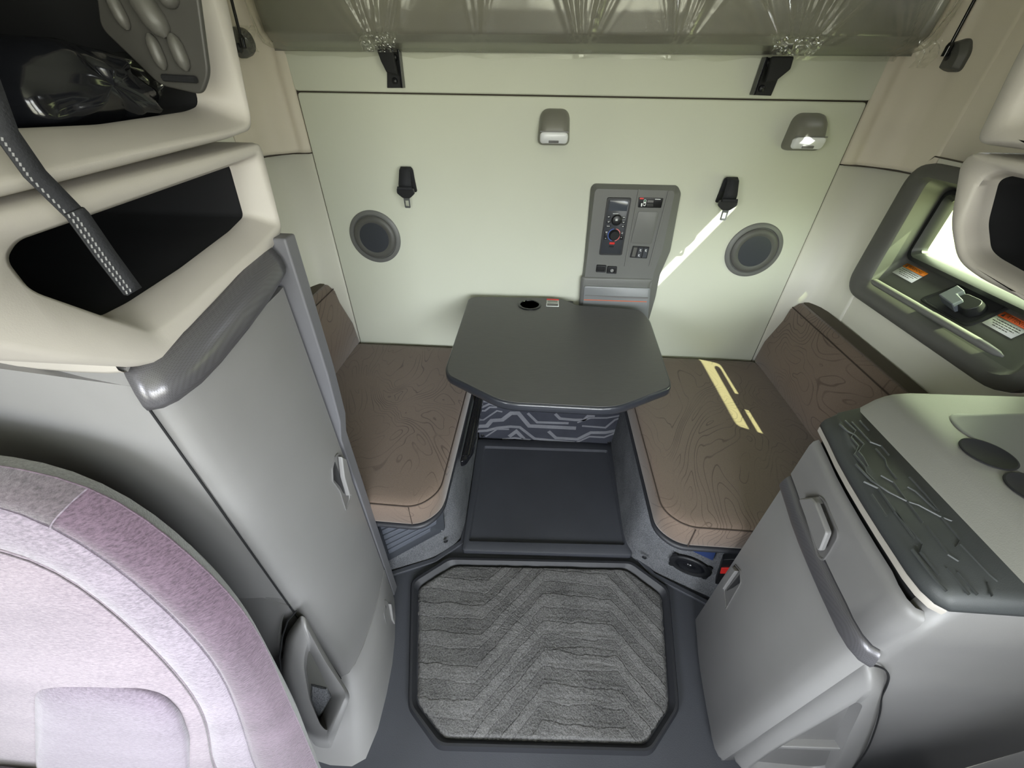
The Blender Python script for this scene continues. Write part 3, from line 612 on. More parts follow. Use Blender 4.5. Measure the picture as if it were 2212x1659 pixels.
# slide rail folded under the left cushion
o = G(); o.loft([rr([Vector((CX-.338, 1.46, z)), Vector((CX-.30, 1.46, z)), Vector((CX-.298, 1.06, z)), Vector((CX-.318, 1.0, z)), Vector((CX-.338, .99, z))], .012, 4) for z in (.345, .352, .368, .374)])
rail = o.done('slide_rail', 'gloss', None, bevel=.003); tag(rail, 'long black slide rail under the inner edge of the left bench cushion', 'rail')
for k in range(3):
    g = G(); g.tube([Vector((CX-.332+.012*k, 1.45, .376)), Vector((CX-.330+.012*k, 1.02, .376))], .003, 8); g.done('groove_bead', 'black', rail)
# carpeted bench bases
def bpts(sg): return [(.352, 1.49), (.337, .96), (.352, .885), (.43, .818), (.75, .685), (1.058, .685), (1.058, 1.49)]
def bz(k): return 0
bases = []
for sg, lab in ((-1, 'grey carpeted base under the left bench seat, with a finned vent'), (1, 'grey carpeted base under the right bench seat, with a black oval speaker')):
    R = [Vector((CX+sg*a, b, 0)) for a, b in bpts(sg)]
    if sg > 0: R = [Vector((p.x-.018 if p.x < .5 else p.x, p.y, 0)) for p in R]
    rg = rr(R, [.005, .06, .05, .04, .03, .01, .01], 5); top = [p+Vector((sg*.018 if abs(p.x-CX) < .8 else 0, .012 if p.y < 1 else 0, .372)) for p in rg]
    mid = [p+Vector((0, 0, .012)) for p in rg]
    g = G(); g.loft([rg, mid, top]); o = g.done('carpeted_plinth', 'carp', None, angle=55); tag(o, lab, 'bench base', 'carpeted bench bases'); bases.append(o)
# chamfer face frame of reference
def cham(sg):
    a, b = Vector((CX+sg*.43-(.018 if sg > 0 else 0), .818, 0)), Vector((CX+sg*.75, .685, 0)); d = (b-a).normalized(); n = Vector((-d.y*sg, d.x*sg, 0)); n = -n if n.y > 0 else n
    u = (Vector((0, 0, .372))+Vector((sg*.018, .012, 0))*0+Vector((0, .012, 0))).normalized(); n2 = d.cross(u); n2 = -n2 if n2.y > 0 else n2
    return a, d, u, n2
def onc(sg, u, v, lift=0): a, d, up, n = cham(sg); return onp(u, v, a+n*lift, n)
a, d, up, n = cham(-1)
fr_ = [onc(-1, u, v, .001) for u, v in [(962, 1142), (822, 1218), (786, 1100), (952, 1052)]]
vt = thing('floor_vent', 'blue-grey finned vent panel screwed to the left carpeted bench base', 'vent')
g = G(); ri = [onc(-1, u, v, .001) for u, v in [(941, 1138), (835, 1196), (806, 1108), (937, 1064)]]; g.loft([rr(fr_, .012), rr([p+n*.007 for p in inset(fr_, .004)], .012), rr([p+n*.007 for p in [q.lerp(f, .18) for q, f in zip(ri, fr_)]], .012), rr([p+n*.003 for p in ri], .012)], caps=(True, True)); g.done('vent_frame', 'navy', vt, angle=50)
A, B, C_, D = ri[1], ri[0], ri[3], ri[2]
for k in range(8):
    y0, y1 = k/8+.012, (k+1)/8-.012; j = .012*(1 if k % 2 else -1)/max(.1, (B-A).length)
    P = [A.lerp(D, y0).lerp(B.lerp(C_, y0), .03), A.lerp(D, y0).lerp(B.lerp(C_, y0), .97+j), A.lerp(D, y1).lerp(B.lerp(C_, y1), .97+j), A.lerp(D, y1).lerp(B.lerp(C_, y1), .03)]
    g = G(); g.loft([[p+n*.003 for p in P], [p+n*.010 for p in inset(P, .004)]]); g.done('vent_fin', 'fins', vt, bevel=.002)
for u, v in ((955, 1147), (830, 1212)):
    g = G(); c = onc(-1, u, v, .007); g.lathe(c, n, [(.0045, 0), (.0045, .001), (.002, .0025), (0, .003)], 14); g.done('screw', 'steel', vt)
a, d, up, n = cham(1); s_ = thing('base_speaker', 'black oval speaker set in the right carpeted bench base', 'speaker')
c = onc(1, 1490, 1222, .001)
g = G(); g.lathe(c, n, [(.062, 0), (.062, .005), (.055, .008), (.046, .006), (.044, .0025), (0, .0025)], 44, 1.12, .74, d); g.done('speaker_frame', 'black', s_)
g = G(); g.lathe(c, n, [(.043, .0026), (.041, .004), (.032, .0045), (.028, .0032), (.014, .003), (.010, .006), (0, .0075)], 44, 1.12, .74, d); g.done('speaker_cone', 'gloss', s_)
for ang in (35, 145, 215, 325):
    g = G(); p = c+(d*math.cos(math.radians(ang))*1.12+n.cross(d)*math.sin(math.radians(ang))*.80)*.062; g.lathe(p, n, [(.009, 0), (.009, .004), (0, .004)], 14); b_ = g.done('screw_lug', 'black', s_)
us = thing('power_socket', 'small black power socket on the right carpeted bench base, under the cushion corner', 'socket')
P = [onc(1, u, v, .002) for u, v in [(1423, 1135), (1432, 1122), (1462, 1145), (1452, 1160), (1432, 1152)]]
g = G(); g.prism(rr(P, .005), n*.012); g.done('socket_housing', 'black', us, bevel=.002)
c = onc(1, 1434, 1143, .015); g = G(); g.tube([c+(d*math.cos(q*math.pi/9)+n.cross(d)*math.sin(q*math.pi/9))*.008 for q in range(18)], .0011, 6, True); g.ribbon([c-d*.003, c+d*.003], .004, n, .0006); g.done('socket_symbol', 'white', us)
br_ = thing('latch_bracket', 'dark blue metal bracket under the front edge of the right bench', 'bracket')
P = [onc(1, u, v, .002) for u, v in [(1468, 1166), (1552, 1178), (1540, 1208), (1500, 1190)]]
g = G(); g.prism(P, n*.006); g.done('bracket_plate', 'bracket', br_, bevel=.0015)
P = [onc(1, u, v, .009) for u, v in [(1513, 1176), (1541, 1180), (1538, 1188), (1531, 1187)]]; g = G(); g.prism(rr(P, .003), n*.003); g.done('latch_plate', 'steel', br_)
for sg, q, lab in ((-1, [(796, 1133), (818, 1130), (832, 1205), (818, 1205)], 'red and black seat belt buckle beside the finned vent'), (1, [(1562, 1196), (1596, 1194), (1578, 1250), (1545, 1248)], 'red and black seat belt buckle beside the oval speaker')):
    a, d, up, n = cham(sg); t = thing('belt_buckle', lab, 'buckle', group='bench seat belt buckles')
    P = [onc(sg, u, v, .004) for u, v in q]; g = G(); g.prism(rr(P, .005), n*.024); g.done('buckle_body', 'black', t, bevel=.004, seg=3)
    tp0, tp1 = P[0].lerp(P[3], .30), P[1].lerp(P[2], .30); tq0, tq1 = P[0].lerp(P[3], .52), P[1].lerp(P[2], .52)
    g = G(); g.prism(rr([p+n*.024 for p in (tp0.lerp(tp1, .06), tp0.lerp(tp1, .94), tq0.lerp(tq1, .9), tq0.lerp(tq1, .1))], .002), n*.004); g.done('release_button', 'red', t, bevel=.001)
# patterned carpet panel under the table
kp = thing('kick_panel', 'dark carpet panel with pale zigzag pattern under the table, between the bench bases', 'panel')
YK = 1.475; K0 = onY(1036, 956, YK); K1 = onY(1330, 966, YK)
g = G(); g.mi = 0; g.box(K0.x+.0, K1.x+.0, YK, YK+.012, 0, .46); g.mi = 1
pats = [[(440, 350), (525, 345), (560, 305), (640, 300), (705, 250), (760, 250), (840, 345), (1190, 362)], [(440, 205), (490, 205), (545, 180), (590, 190)], [(440, 230), (510, 232), (545, 205), (600, 205)], [(440, 300), (500, 300), (600, 232), (640, 240)],
        [(450, 385), (525, 380), (600, 360), (700, 350), (770, 355), (880, 440), (1180, 470)], [(830, 250), (900, 318), (1135, 325)], [(1035, 255), (1070, 290), (1180, 300), (1250, 300), (1280, 272), (1330, 275)], [(1200, 320), (1300, 285), (1420, 285), (1520, 268)], [(1235, 345), (1410, 358), (1480, 300), (1520, 285)],
        [(985, 385), (1040, 435), (1200, 445), (1300, 395), (1410, 395), (1490, 380)], [(1190, 470), (1290, 425), (1400, 430), (1490, 395)], [(515, 425), (600, 370), (690, 370)], [(640, 445), (730, 435), (850, 450)], [(690, 425), (745, 385), (800, 440)], [(445, 150), (495, 150)]]
wd = [.022, .012, .010, .008, .016, .014, .016, .009, .010, .018, .010, .008, .012, .02, .01]
for pth, w in zip(pats, wd):
    P = [onY(900+x/3.457, 820+y/3.457, YK-.0002) for x, y in pth]; g.ribbon(P, w, (0, -1, 0), .0012)
for k in range(3):
    for x0 in (0,):
        z = .27+.055*k; g.ribbon([(K0.x+.01, YK, z), (K0.x+.12, YK, z), (K0.x+.2, YK, z+.05), (K0.x+.32, YK, z+.05), (K0.x+.42, YK, z), (K0.x+.66, YK, z)], .016, (0, -1, 0), .0012)
g.done('carpet_panel', ['cdark', 'clight'], kp, angle=60)
# push pins
def pin(p, nrm, par):
    g = G(); g.lathe(p, nrm, [(.009, 0), (.009, .001), (.006, .003), (0, .0035)], 18); g.done('push_pin', 'black', par)
for u, v in ((1042, 941), (1316, 956)): pin(onY(u, v, YK-.0005), (0, -1, 0), kp)
for sg, u, v in ((-1, 963, 1169), (-1, 832, 1238), (1, 1392, 1204)): pin(onc(sg, u, v, .001), cham(sg)[3], bases[0] if sg < 0 else bases[1])
# ------------------------------------------------------------------ FLOOR LINER and MAT
fl = thing('floor_liner', 'black moulded rubber floor liner with a raised sill between the benches', 'floor liner')
TR = ZS([(1033, 956), (1332, 965), (1363, 1208), (1000, 1197)], 0)
def zz(r, z): return [Vector((p.x, p.y, z)) for p in r]
T2 = rr(TR, .012, 4); ti = inset(TR, .0); q = ZS([(1046, 966), (1312, 975), (1350, 1180), (1012, 1172)], .02); TI = rr(q, .012, 4); TI2 = rr(inset(q, .006), .012, 4)
g = G(); g.loft([zz(T2, 0), zz(T2, .026), zz(rr(inset(TR, .008), .012, 4), .030), zz(TI, .030), zz(TI2, .016)], caps=(False, True)); g.done('raised_tray', 'rubber', fl, angle=40)
mo = ZS([(966, 1203), (1366, 1212), (1447, 1270), (1470, 1532), (1408, 1632), (944, 1620), (880, 1530), (886, 1254)], .01)
mi_ = ZS([(978, 1220), (1356, 1228), (1431, 1284), (1448, 1528), (1396, 1608), (958, 1596), (899, 1520), (902, 1268)], .01)
mo2, mi2 = rr(mo, .02, 4), rr(mi_, .02, 4)
g = G(); g.loft([zz(mo2, .0), zz([o*.72+i*.28 for o, i in zip(mo2, mi2)], .022), zz([o*.45+i*.55 for o, i in zip(mo2, mi2)], .022), zz(mi2, .004)], caps=(False, False)); g.done('mat_rim', 'rubberd', fl, angle=30)
def edge_ridge(px, nm, w=.02, h=.014):
    g = G(); P = ZS(px, 0); g.loft([[p+Vector((s_*1, 0, 0))*0+off for off in (Vector((-w/2, 0, 0)), Vector((-w/4, 0, h)), Vector((w/4, 0, h)), Vector((w/2, 0, 0)))] for p in P]); return g.done(nm, 'rubber', fl, bevel=.003)
g = G(); P = ZS([(832, 1246), (940, 1212), (1000, 1172), (1012, 1100)], 0); g.ribbon(P, .02, (0, 0, 1), .012); g.done('edge_bead', 'rubber', fl, bevel=.004); g = G(); P = ZS([(1348, 1100), (1362, 1190), (1410, 1244), (1530, 1306)], 0); g.ribbon(P, .02, (0, 0, 1), .012); g.done('edge_bead', 'rubber', fl, bevel=.004)
# pile mat with real tufted relief
mt = inset(mi2, .004)
mc = sum(mt, Vector((0, 0, 0)))/len(mt)
g = G(); rows = []
ringN = []
for i in range(len(mt)):
    a, b = mt[i], mt[(i+1) % len(mt)]; k = max(1, int((b-a).length/.006))
    ringN += [a.lerp(b, j/k) for j in range(k)]
def tuftz(p):
    x, y = p.x, p.y; tri = min(max(.33-abs(x-.20), 0), .21); yy = y-tri*1.15+noise.noise(Vector((x*7, y*7, 0)))*.012
    f = yy*11 % 1; st = max(0, min(1, (abs(f-.5)-.2)/.1)); gr = abs((yy*22) % 1-.5)
    return .0155+.0012*st+noise.noise(Vector((x*90, y*90, 1)))*.0016+noise.noise(Vector((x*240, y*240, 7)))*.0016-(.0012 if gr < .05 else 0)
KR = 70
for k in range(KR):
    t = 1-k/(KR-.3); rw = []
    for p in ringN:
        q = mc+(p-mc)*t
        if k == 0: q = q+(q-mc).normalized()*(noise.noise(q*160)*.004); z = .004
        elif k == 1: z = tuftz(q)-.003
        else: z = tuftz(q)
        rw.append(Vector((q.x, q.y, z)))
    rows.append(rw)
g.loft(rows, caps=(False, True)); o = g.done('floor_mat', 'mat', None, angle=180); tag(o, 'grey carpet pile floor mat with cut corners, lying inside the black rim', 'floor mat')
# ------------------------------------------------------------------ TALL CABINET on the left
def interp(tab, k):
    for (a, b), (c, d) in zip(tab, tab[1:]):
        if a <= k <= c: return b+(d-b)*(k-a)/(c-a) if c > a else b
    return tab[0][1] if k < tab[0][0] else tab[-1][1]
tc_ = thing('tall_cabinet', 'tall grey cabinet standing left of the aisle, between driver seat and left bench', 'cabinet')
plan = [(-.478, .351), (-.466, .357), (-.457, .370), (-.451, .392), (-.4475, .43), (-.446, .50), (-.449, .57), (-.456, .63), (-.460, .652)]
def prow(z, off=0, k=1.0): return [Vector((x+off, y, z)) for x, y in plan]
g = G(); back = [Vector((-.93, .652, 0)), Vector((-.93, .40, 0))]
def full(z, off=0): return prow(z, off)+[Vector((p.x, p.y, z)) for p in back]
g.loft([full(.205), full(1.20)]); g.done('door', 'grey', tc_, angle=50)
# end cap strip behind the door
g = G(); g.prism([(-.445, .662, .86), (-.437, .662, 1.0), (-.433, .662, 1.284), (-.93, .662, 1.284), (-.93, .662, .0), (-.462, .662, .0), (-.458, .662, .80)], (0, .034, 0)); g.done('end_cap', 'greyd2', tc_, bevel=.004)
# skirt with the lower locker handle, swelling out to the floor
flo = [(-.62, .222), (-.50, .205), (-.44, .207), (-.408, .225), (-.3955, .29), (-.397, .372), (-.404, .45), (-.418, .524), (-.44, .60), (-.460, .652)]
top = [(-.64, .37), (-.52, .352), (-.478, .351), (-.462, .36), (-.452, .385), (-.4455, .43), (-.444, .49), (-.446, .56), (-.454, .62), (-.458, .652)]
g = G(); rows = []
for k in range(9):
    t = k/8; z = .203*(1-t); e = t**.62 if t else 0
    rows.append([Vector((a+(c-a)*e, b+(d-b)*(t**1.1), z)) for (a, b), (c, d) in zip(top, flo)]+[Vector((-.93, .652, z)), Vector((-.93, .40, z))])
g.loft(rows); g.done('skirt', 'grey', tc_, angle=50)
# trim bar with the dotted silver finish
g = G(); rows = []
for dz, off in ((0, .004), (.004, .013), (.012, .0165), (.026, .0135), (.040, .004), (.048, -.008)):
    rows.append([Vector((x+off+(.0 if i else -.004), y-(off if i < 3 else 0), interp([(.35, 1.172), (.40, 1.176), (.50, 1.196), (.66, 1.226)], y)+dz*1.15)) for i, (x, y) in enumerate(plan)])
g.loft(rows, closed=False); g.done('trim_bar', 'dots', tc_, angle=180, solid=.004)
def onc_(u, v, tab, guess):
    x = guess
    for _ in range(12): p = onX(u, v, x); x = interp(tab, p.y)
    return onX(u, v, x)
ltab = sorted((y, x) for x, y in plan)
def handle(parent, pts, lever, shade, ux, conv, nm='door_handle', mat='greyd'):
    P = [conv(u, v) for u, v in pts]; n = Vector((ux, 0, 0))
    g = G(); g.loft([rr(P, .004, 3), rr([p+n*.003 for p in P], .004, 3), rr([p+n*.003 for p in inset(P, .003)], .004, 3), rr([p+n*.0008 for p in inset(P, .0045)], .004, 3)]); h = g.done(nm, mat, parent, angle=40)
    g = G(); g.prism([conv(u, v)+n*.0012 for u, v in shade], n*.0012); g.done('recess_shade', 'black', h)  # flat black plate, paints in the shade of the grip recess
    g = G(); L_ = [conv(u, v) for u, v in lever]; g.loft([[p+n*.002 for p in L_], [p+n*.010 for p in L_], [p+n*.013 for p in inset(L_, .002)]]); g.done('handle_lever', 'grey', h, bevel=.0015)
    return h
cl = lambda u, v: onc_(u, v, ltab, -.45)
handle(tc_, [(728, 978), (740, 988), (755, 1036), (754, 1080), (746, 1104), (733, 1062), (717, 1040), (716, 1012), (722, 986)], [(728, 986), (737, 990), (750, 1034), (750, 1070), (745, 1070), (733, 1030)], [(722, 998), (730, 1020), (742, 1066), (733, 1050), (719, 1036), (718, 1014)], 1, cl)
ftab = sorted((y, x*.6+x2*.4) for (x, y), (x2, y2) in zip(flo[3:], top[3:]))
cf = lambda u, v: onc_(u, v, ftab, -.43)
handle(tc_, [(831, 1295), (841, 1305), (851, 1328), (851, 1352), (843, 1379), (834, 1352), (828, 1325)], [(837, 1304), (847, 1328), (846, 1348), (841, 1338)], [(832, 1308), (837, 1322), (842, 1343), (834, 1338)], 1, cf, 'locker_handle')
# front side panel, facing the driver seat
g = G(); pl_ = [(-.4775, .3495), (-.50, .351), (-.56, .362), (-.66, .385), (-.78, .405), (-.97, .42)]
g.loft([[Vector((x, y+dy, z)) for x, y in pl_]+[Vector((x, y+.012, z)) for x, y in reversed(pl_)] for z, dy in ((.622, 0), (.64, 0), (.655, .004), (1.1, .004), (1.228, .002))]); g.done('side_panel', 'grey', tc_, angle=50)
g = G(); g.tube([Vector((-.479, .3475, z)) for z in (.2, .64, 1.2)], .0016, 6); g.done('door_gap', 'dark', tc_)
g = G(); rows = []
for z, x0 in ((.634, -.478), (.60, -.500), (.55, -.522), (.50, -.538), (.45, -.547), (.40, -.552), (.30, -.556), (.20, -.557), (.10, -.556), (0, -.545)):
    base = [(x0, interp([(-.97, .42), (-.78, .405), (-.66, .385), (-.56, .362), (-.50, .351), (-.47, .349)], x0))]+[p for p in pl_ if p[0] < x0-.01]
    dy = -.004-(.634-z)*.187; rows.append([Vector((x, y+dy, z)) for x, y in base[:1]+base[-3:]]+[Vector((x, y+dy+.012, z)) for x, y in reversed(base[:1]+base[-3:])])
g.loft(rows); g.done('lower_side_panel', 'grey', tc_, angle=50)
# toe pocket with its arched frame
FN, F0 = (0, 1, -.187), Vector((0, .332, .625))
def of(u, v, d=0): return onp(u, v, F0+Vector((0, d, 0)), FN)
out_ = [(654, 1322), (618, 1372), (606, 1450), (632, 1540), (682, 1614), (714, 1618), (758, 1502), (700, 1408)]
mid_ = [(657, 1345), (636, 1390), (630, 1450), (648, 1530), (690, 1596), (708, 1598), (750, 1500), (700, 1425)]
inn_ = [(668, 1378), (658, 1412), (656, 1440), (668, 1510), (692, 1566), (706, 1580), (748, 1500), (706, 1436)]
hol_ = [(668, 1404), (664, 1420), (662, 1446), (672, 1510), (688, 1552), (694, 1548), (716, 1504), (694, 1456)]
g = G(); g.loft([rr([of(u, v, .03) for u, v in out_], .03, 5), rr([of(u, v) for u, v in out_], .03, 5), rr([of(u, v, -.014) for u, v in mid_], .03, 5), rr([of(u, v, -.012) for u, v in inn_], .02, 5), rr([of(u, v, .035) for u, v in hol_], .012, 5)], caps=(False, False)); tf = g.done('toe_pocket', 'grey', tc_, angle=70)
g = G(); g.prism([of(u, v, .034) for u, v in inn_], (0, .004, 0)); g.done('pocket_back', 'bezel', tf)
g = G(); g.loft([[of(u, v, .033) for u, v in [(672, 1478), (706, 1486), (716, 1504), (688, 1554), (672, 1512)]], [of(u, v, .027) for u, v in [(675, 1483), (704, 1490), (711, 1504), (688, 1546), (675, 1512)]]]); g.done('pocket_carpet', 'carp', tf)
g = G(); g.tube([of(u, v, -.002) for u, v in [(640, 1320), (622, 1340), (610, 1376), (604, 1420), (608, 1460)]], .0018, 6); g.done('pocket_gap', 'dark', tf)
# ------------------------------------------------------------------ OPEN CUBBIES above the cabinets
def cubby(name, lab, outer, rim, hole, xf, xh, xb, group, mat='beige', n=5, ro=.012, ri=.012, lip=.012):
    """outer = body outline on the aisle face (y,z); rim = outer edge of the reveal; hole = opening deeper in"""
    t = thing(name, lab, 'cubby', group=group); s = -1 if xb < xf else 1
    O = lambda x, d=0: rr(inset(XP(outer, x), d) if d else XP(outer, x), ro, n)
    R = lambda x, d=0: rr(inset(XP(rim, x), d) if d else XP(rim, x), ri, n)
    H = lambda x, d=0: rr(inset(XP(hole, x), d) if d else XP(hole, x), ri*.7, n)
    g = G(); g.loft([O(xb), O(xf+s*.014), O(xf+s*.004, .004), O(xf, .010), R(xf, -.004), R(xf+s*.005, .001), H(xh, -.002), H(xh+s*.012)], caps=(False, False)); g.done('shell', mat, t, angle=75)
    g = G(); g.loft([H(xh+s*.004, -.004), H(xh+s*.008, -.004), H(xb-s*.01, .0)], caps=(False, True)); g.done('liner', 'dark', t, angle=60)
    return t
def yz(l, x): return [(p.y, p.z) for p in XS(l, x)]
XF = -.455
o1 = [(.722, 1.420), (.706, 1.288), (.610, 1.246), (.440, 1.209), (.385, 1.213), (.348, 1.232), (.300, 1.272), (.236, 1.340), (.215, 1.412), (.36, 1.412)]
r1 = yz([(556, 336), (603, 483), (560, 530), (400, 672), (336, 719), (236, 687), (70, 628), (14, 560), (40, 518), (150, 480)], XF)
k1 = yz([(510, 355), (541, 468), (510, 500), (405, 581), (294, 655), (234, 686), (70, 626), (19, 560), (44, 520), (150, 484)], XF-.035)
c1 = cubby('wall_cubby', 'open pale grey cubby with empty dark inside, directly above the tall cabinet', o1, r1, k1, XF, XF-.035, -.965, 'open wall cubbies')
o2 = [(.765, 2.0), (.752, 1.59), (.716, 1.436), (.66, 1.430), (.52, 1.424), (.333, 1.416), (.16, 1.416), (.14, 1.6), (.2, 2.0)]
r2 = yz([(430, -140), (466, 0), (541, 262), (500, 280), (270, 326), (0, 392)], XF)
r2 = [(.72, 1.93)]+r2[1:5]+[(.30, 1.431), (.19, 1.436), (.18, 1.6), (.23, 1.93)]
k2 = yz([(330, -140), (380, 0), (448, 228), (420, 241), (230, 270), (0, 302)], XF-.05)
k2 = [(.66, 1.90)]+k2[1:5]+[(.36, 1.462), (.26, 1.466), (.25, 1.6), (.28, 1.90)]
c2 = cubby('wall_cubby', 'large open cubby in the upper left holding plastic bags and a moulded black panel', o2, r2, k2, XF, XF-.05, -.965, 'open wall cubbies', ro=.02, ri=.02)
# pale valance strip between the lower cubby and the grey side panel
fc = thing('cubby_valance', 'pale grey valance strip under the lower left cubby, above the driver seat', 'panel')
vz = lambda x: 1.224+(x+.48)*.16
g = G(); g.loft([[Vector((x, y-.002, vz(x))) for x, y in pl_], [Vector((x, y-.006, vz(x)+.006)) for x, y in pl_], [Vector((x, y-.007, 1.262)) for x, y in pl_], [Vector((x, y+.004, 1.262)) for x, y in pl_], [Vector((x, y+.004, vz(x))) for x, y in pl_]], closed=False, wrap=True); g.done('valance_skin', 'beige', fc, angle=60)
# things kept in the large cubby
mp = thing('moulded_panel', 'black moulded plastic panel with raised oval ribs, inside the large left cubby', 'panel')
XM = .628
g = G(); g.prism(rr([onY(u, v, XM) for u, v in [(200, -60), (420, -60), (450, 160), (435, 205), (345, 185), (215, 60)]], .01), (0, .008, 0)); g.done('panel_sheet', 'moulded', mp, bevel=.003)
pn = Vector((0, -1, 0))
for a, b, r in (((326, 72), (360, 152), .0075), ((374, 72), (408, 154), .0085), ((238, -20), (282, 66), .0075), ((290, -30), (366, 82), .014), ((352, -30), (384, 18), .011)):
    A, B = [onY(u, v, XM)+pn*.004 for u, v in (a, b)]
    g = G(); g.tube([A, A.lerp(B, .12), A.lerp(B, .3), A.lerp(B, .5), A.lerp(B, .7), A.lerp(B, .88), B], [r*.25, r*.75, r, r, r, r*.75, r*.25], 16); g.done('oval_rib', 'rib', mp)
g = G(); P0, P1 = [onY(u, v, XM)+pn*.006 for u, v in ((360, 168), (430, 172))]; g.tube([P0, P1], .004, 8); g.done('slot', 'dark', mp)
def crumple(name, px, dep, mat, lab, cat, amp=.016, freq=34, seed=0, thick=.03):
    """a crumpled bag: a closed lump over a photo outline at depth dep, real thickness"""
    c = [onX(u, v, dep) for u, v in px]; cen = sum(c, Vector((0, 0, 0)))/len(c); g = G(); rg = rr(c, .02, 6); rows = []
    K = 16
    for j in range(K+1):
        t = j/K; s = math.sin(math.pi*t)**.6 if 0 < t < 1 else .02; off = -math.cos(math.pi*t)*thick; rw = []
        for p in rg:
            q = cen+(p-cen)*s+Vector((off, 0, 0)); nz = noise.noise(q*freq+Vector((seed, 0, 0)))
            q += (q-cen).normalized()*nz*amp*.5+Vector((abs(noise.noise(q*freq*1.7+Vector((0, seed, 3))))*amp, 0, 0)); rw.append(q)
        rows.append(rw)
    g.loft(rows); o = g.done(name, mat, None, angle=180); tag(o, lab, cat); return o
crumple('plastic_bag', [(215, 118), (300, 115), (345, 150), (372, 190), (378, 212), (310, 218), (280, 190), (210, 140)], -.60, 'filmbag', 'small clear crumpled plastic bag lying at the back right of the large cubby', 'bag', .02, 40, 2, .03)
crumple('black_bag', [(20, 70), (110, 90), (200, 115), (215, 140), (290, 200), (308, 255), (230, 262), (60, 282), (0, 280), (-60, 200), (-40, 100)], -.57, 'gloss', 'large crumpled shiny black plastic bag filling the left of the large cubby', 'bag', .022, 18, 5, .06)
# strap hanging in front of the lower cubby
st = thing('pull_strap', 'black webbing pull strap with pale stitching, hanging in front of the left cubbies', 'strap')
P = [onX(u, v, -.41) for u, v in [(-70, 60), (15, 290), (75, 375), (165, 465), (225, 550), (284, 628)]]
top = P[0]; path = [P[0]]+P[1:]
def strip(path, w, wd, nm, mat, par, th=.003, lift=Vector((0, 0, 0))):
    g = G(); wd = Vector(wd).normalized(); g.loft([[p+wd*w/2+lift, p-wd*w/2+lift] for p in path], closed=False); return g.done(nm, mat, par, angle=180, solid=th)
ww = (Vector((0, 1, .0)))
fine = [a.lerp(b, k/8) for a, b in zip(path, path[1:]) for k in range(8)]+[path[-1]]
strip(fine, .015, (.35, .9, .2), 'webbing', 'strap', st, .0028)
lowp = [p for p in fine if p.z < P[3].z+.008]
strip(lowp, .015, (.35, .9, .2), 'folded_end', 'strap', st, .003, Vector((.0035, -.001, 0)))
wdv = Vector((.35, .9, .2)).normalized()
for off, rng in ((-.0062, fine), (-.0025, lowp)):
    g = G()
    for i in range(0, len(rng)-1):
        a, b = rng[i], rng[i+1]; L = (b-a).length; k = max(1, int(L/.006))
        for j in range(k):
            p = a.lerp(b, j/k)+wdv*off+Vector((.0055, -.0015, 0)); q = a.lerp(b, (j+.62)/k)+wdv*(off+.0011*(1 if j % 2 else -1))+Vector((.0055, -.0015, 0)); g.tube([p, q], .0007, 5)
    g.done('stitching', 'stitch', st)
# ------------------------------------------------------------------ RIGHT CABINET
rc = thing('storage_cabinet', 'low grey storage cabinet with drawer and door, right of the aisle', 'cabinet')
rp = [(.606, .651), (.596, .60), (.585, .55), (.577, .50), (.571, .45), (.566, .40), (.563, .36), (.560, .335), (.5605, .312), (.566, .296), (.577, .2885)]
rtab = sorted((y, x) for x, y in rp)
def rrow(z, off=0):
    n = len(rp); out = []
    for i, (x, y) in enumerate(rp):
        k = max(0, (i-6)/(n-7)); out.append(Vector((x-off*(1-k*.75), y-off*k, z)))
    return out
rb = [(1.14, .2885), (1.14, .651)]
def rfull(z, off=0): return rrow(z, off)+[Vector((x, y-(off if i == 0 else 0), z)) for i, (x, y) in enumerate(rb)]
def band(nm, z0, z1, off, mat, bev=.003, rows=None):
    g = G(); g.loft(rows or [rfull(z0, off), rfull(z1, off)]); return g.done(nm, mat, rc, bevel=bev, angle=45)
g = G(); g.loft([[Vector((p.x+.02, max(p.y, .31), z)) for p in rfull(0)] for z in (0, .93)]); g.done('carcass', 'dark', rc)
def skin(nm, z0, z1, off, mat, prof=None, par=None):
    """a door or drawer front that follows the bowed plan"""
    g = G(); rows = prof or [(z0, off-.003), (z0+.003, off), (z1-.003, off), (z1, off-.003)]
    g.loft([rrow(z, o) for z, o in rows]+[rrow(z, -.012) for z in (rows[-1][0], rows[0][0])], wrap=True, closed=False)
    return g.done(nm, mat, par or rc, angle=45)
skin('door', .02, .738, 0, 'grey')
skin('trim_bar', .740, .780, .008, 'dots', [(.740, 0), (.743, .008), (.752, .010), (.770, .006), (.779, .001), (.781, -.004)])
dr = skin('drawer', .784, .912, 0, 'grey', [(.784, -.004), (.787, 0), (.880, 0), (.893, -.003), (.899, -.012)])
cr = lambda u, v: onc_(u, v, rtab, .58)
handle(rc, [(1589, 1218), (1601, 1232), (1602, 1259), (1569, 1317), (1565, 1276), (1572, 1246)], [(1572, 1250), (1591, 1224), (1598, 1234), (1570, 1274)], [(1571, 1276), (1600, 1240), (1601, 1258), (1584, 1270)], -1, cr)
hp = [(1735, 1085), (1746, 1072), (1775, 1070), (1785, 1082), (1813, 1148), (1812, 1162), (1794, 1194), (1780, 1213), (1768, 1202)]
P = [cr(u, v) for u, v in hp]; n_ = Vector((-1, 0, 0)); n_ = Vector((-1, -.15, 0)).normalized()
g = G(); g.loft([rr(P, .008, 4), rr([p+n_*.004 for p in P], .008, 4), rr([p+n_*.004 for p in inset(P, .003)], .008, 4), rr([p+n_*.001 for p in inset(P, .005)], .008, 4)]); dh = g.done('drawer_handle', 'greyd', dr, angle=45)
P = [cr(u, v) for u, v in [(1747, 1076), (1774, 1073), (1784, 1084), (1811, 1150), (1795, 1188), (1790, 1188)]]
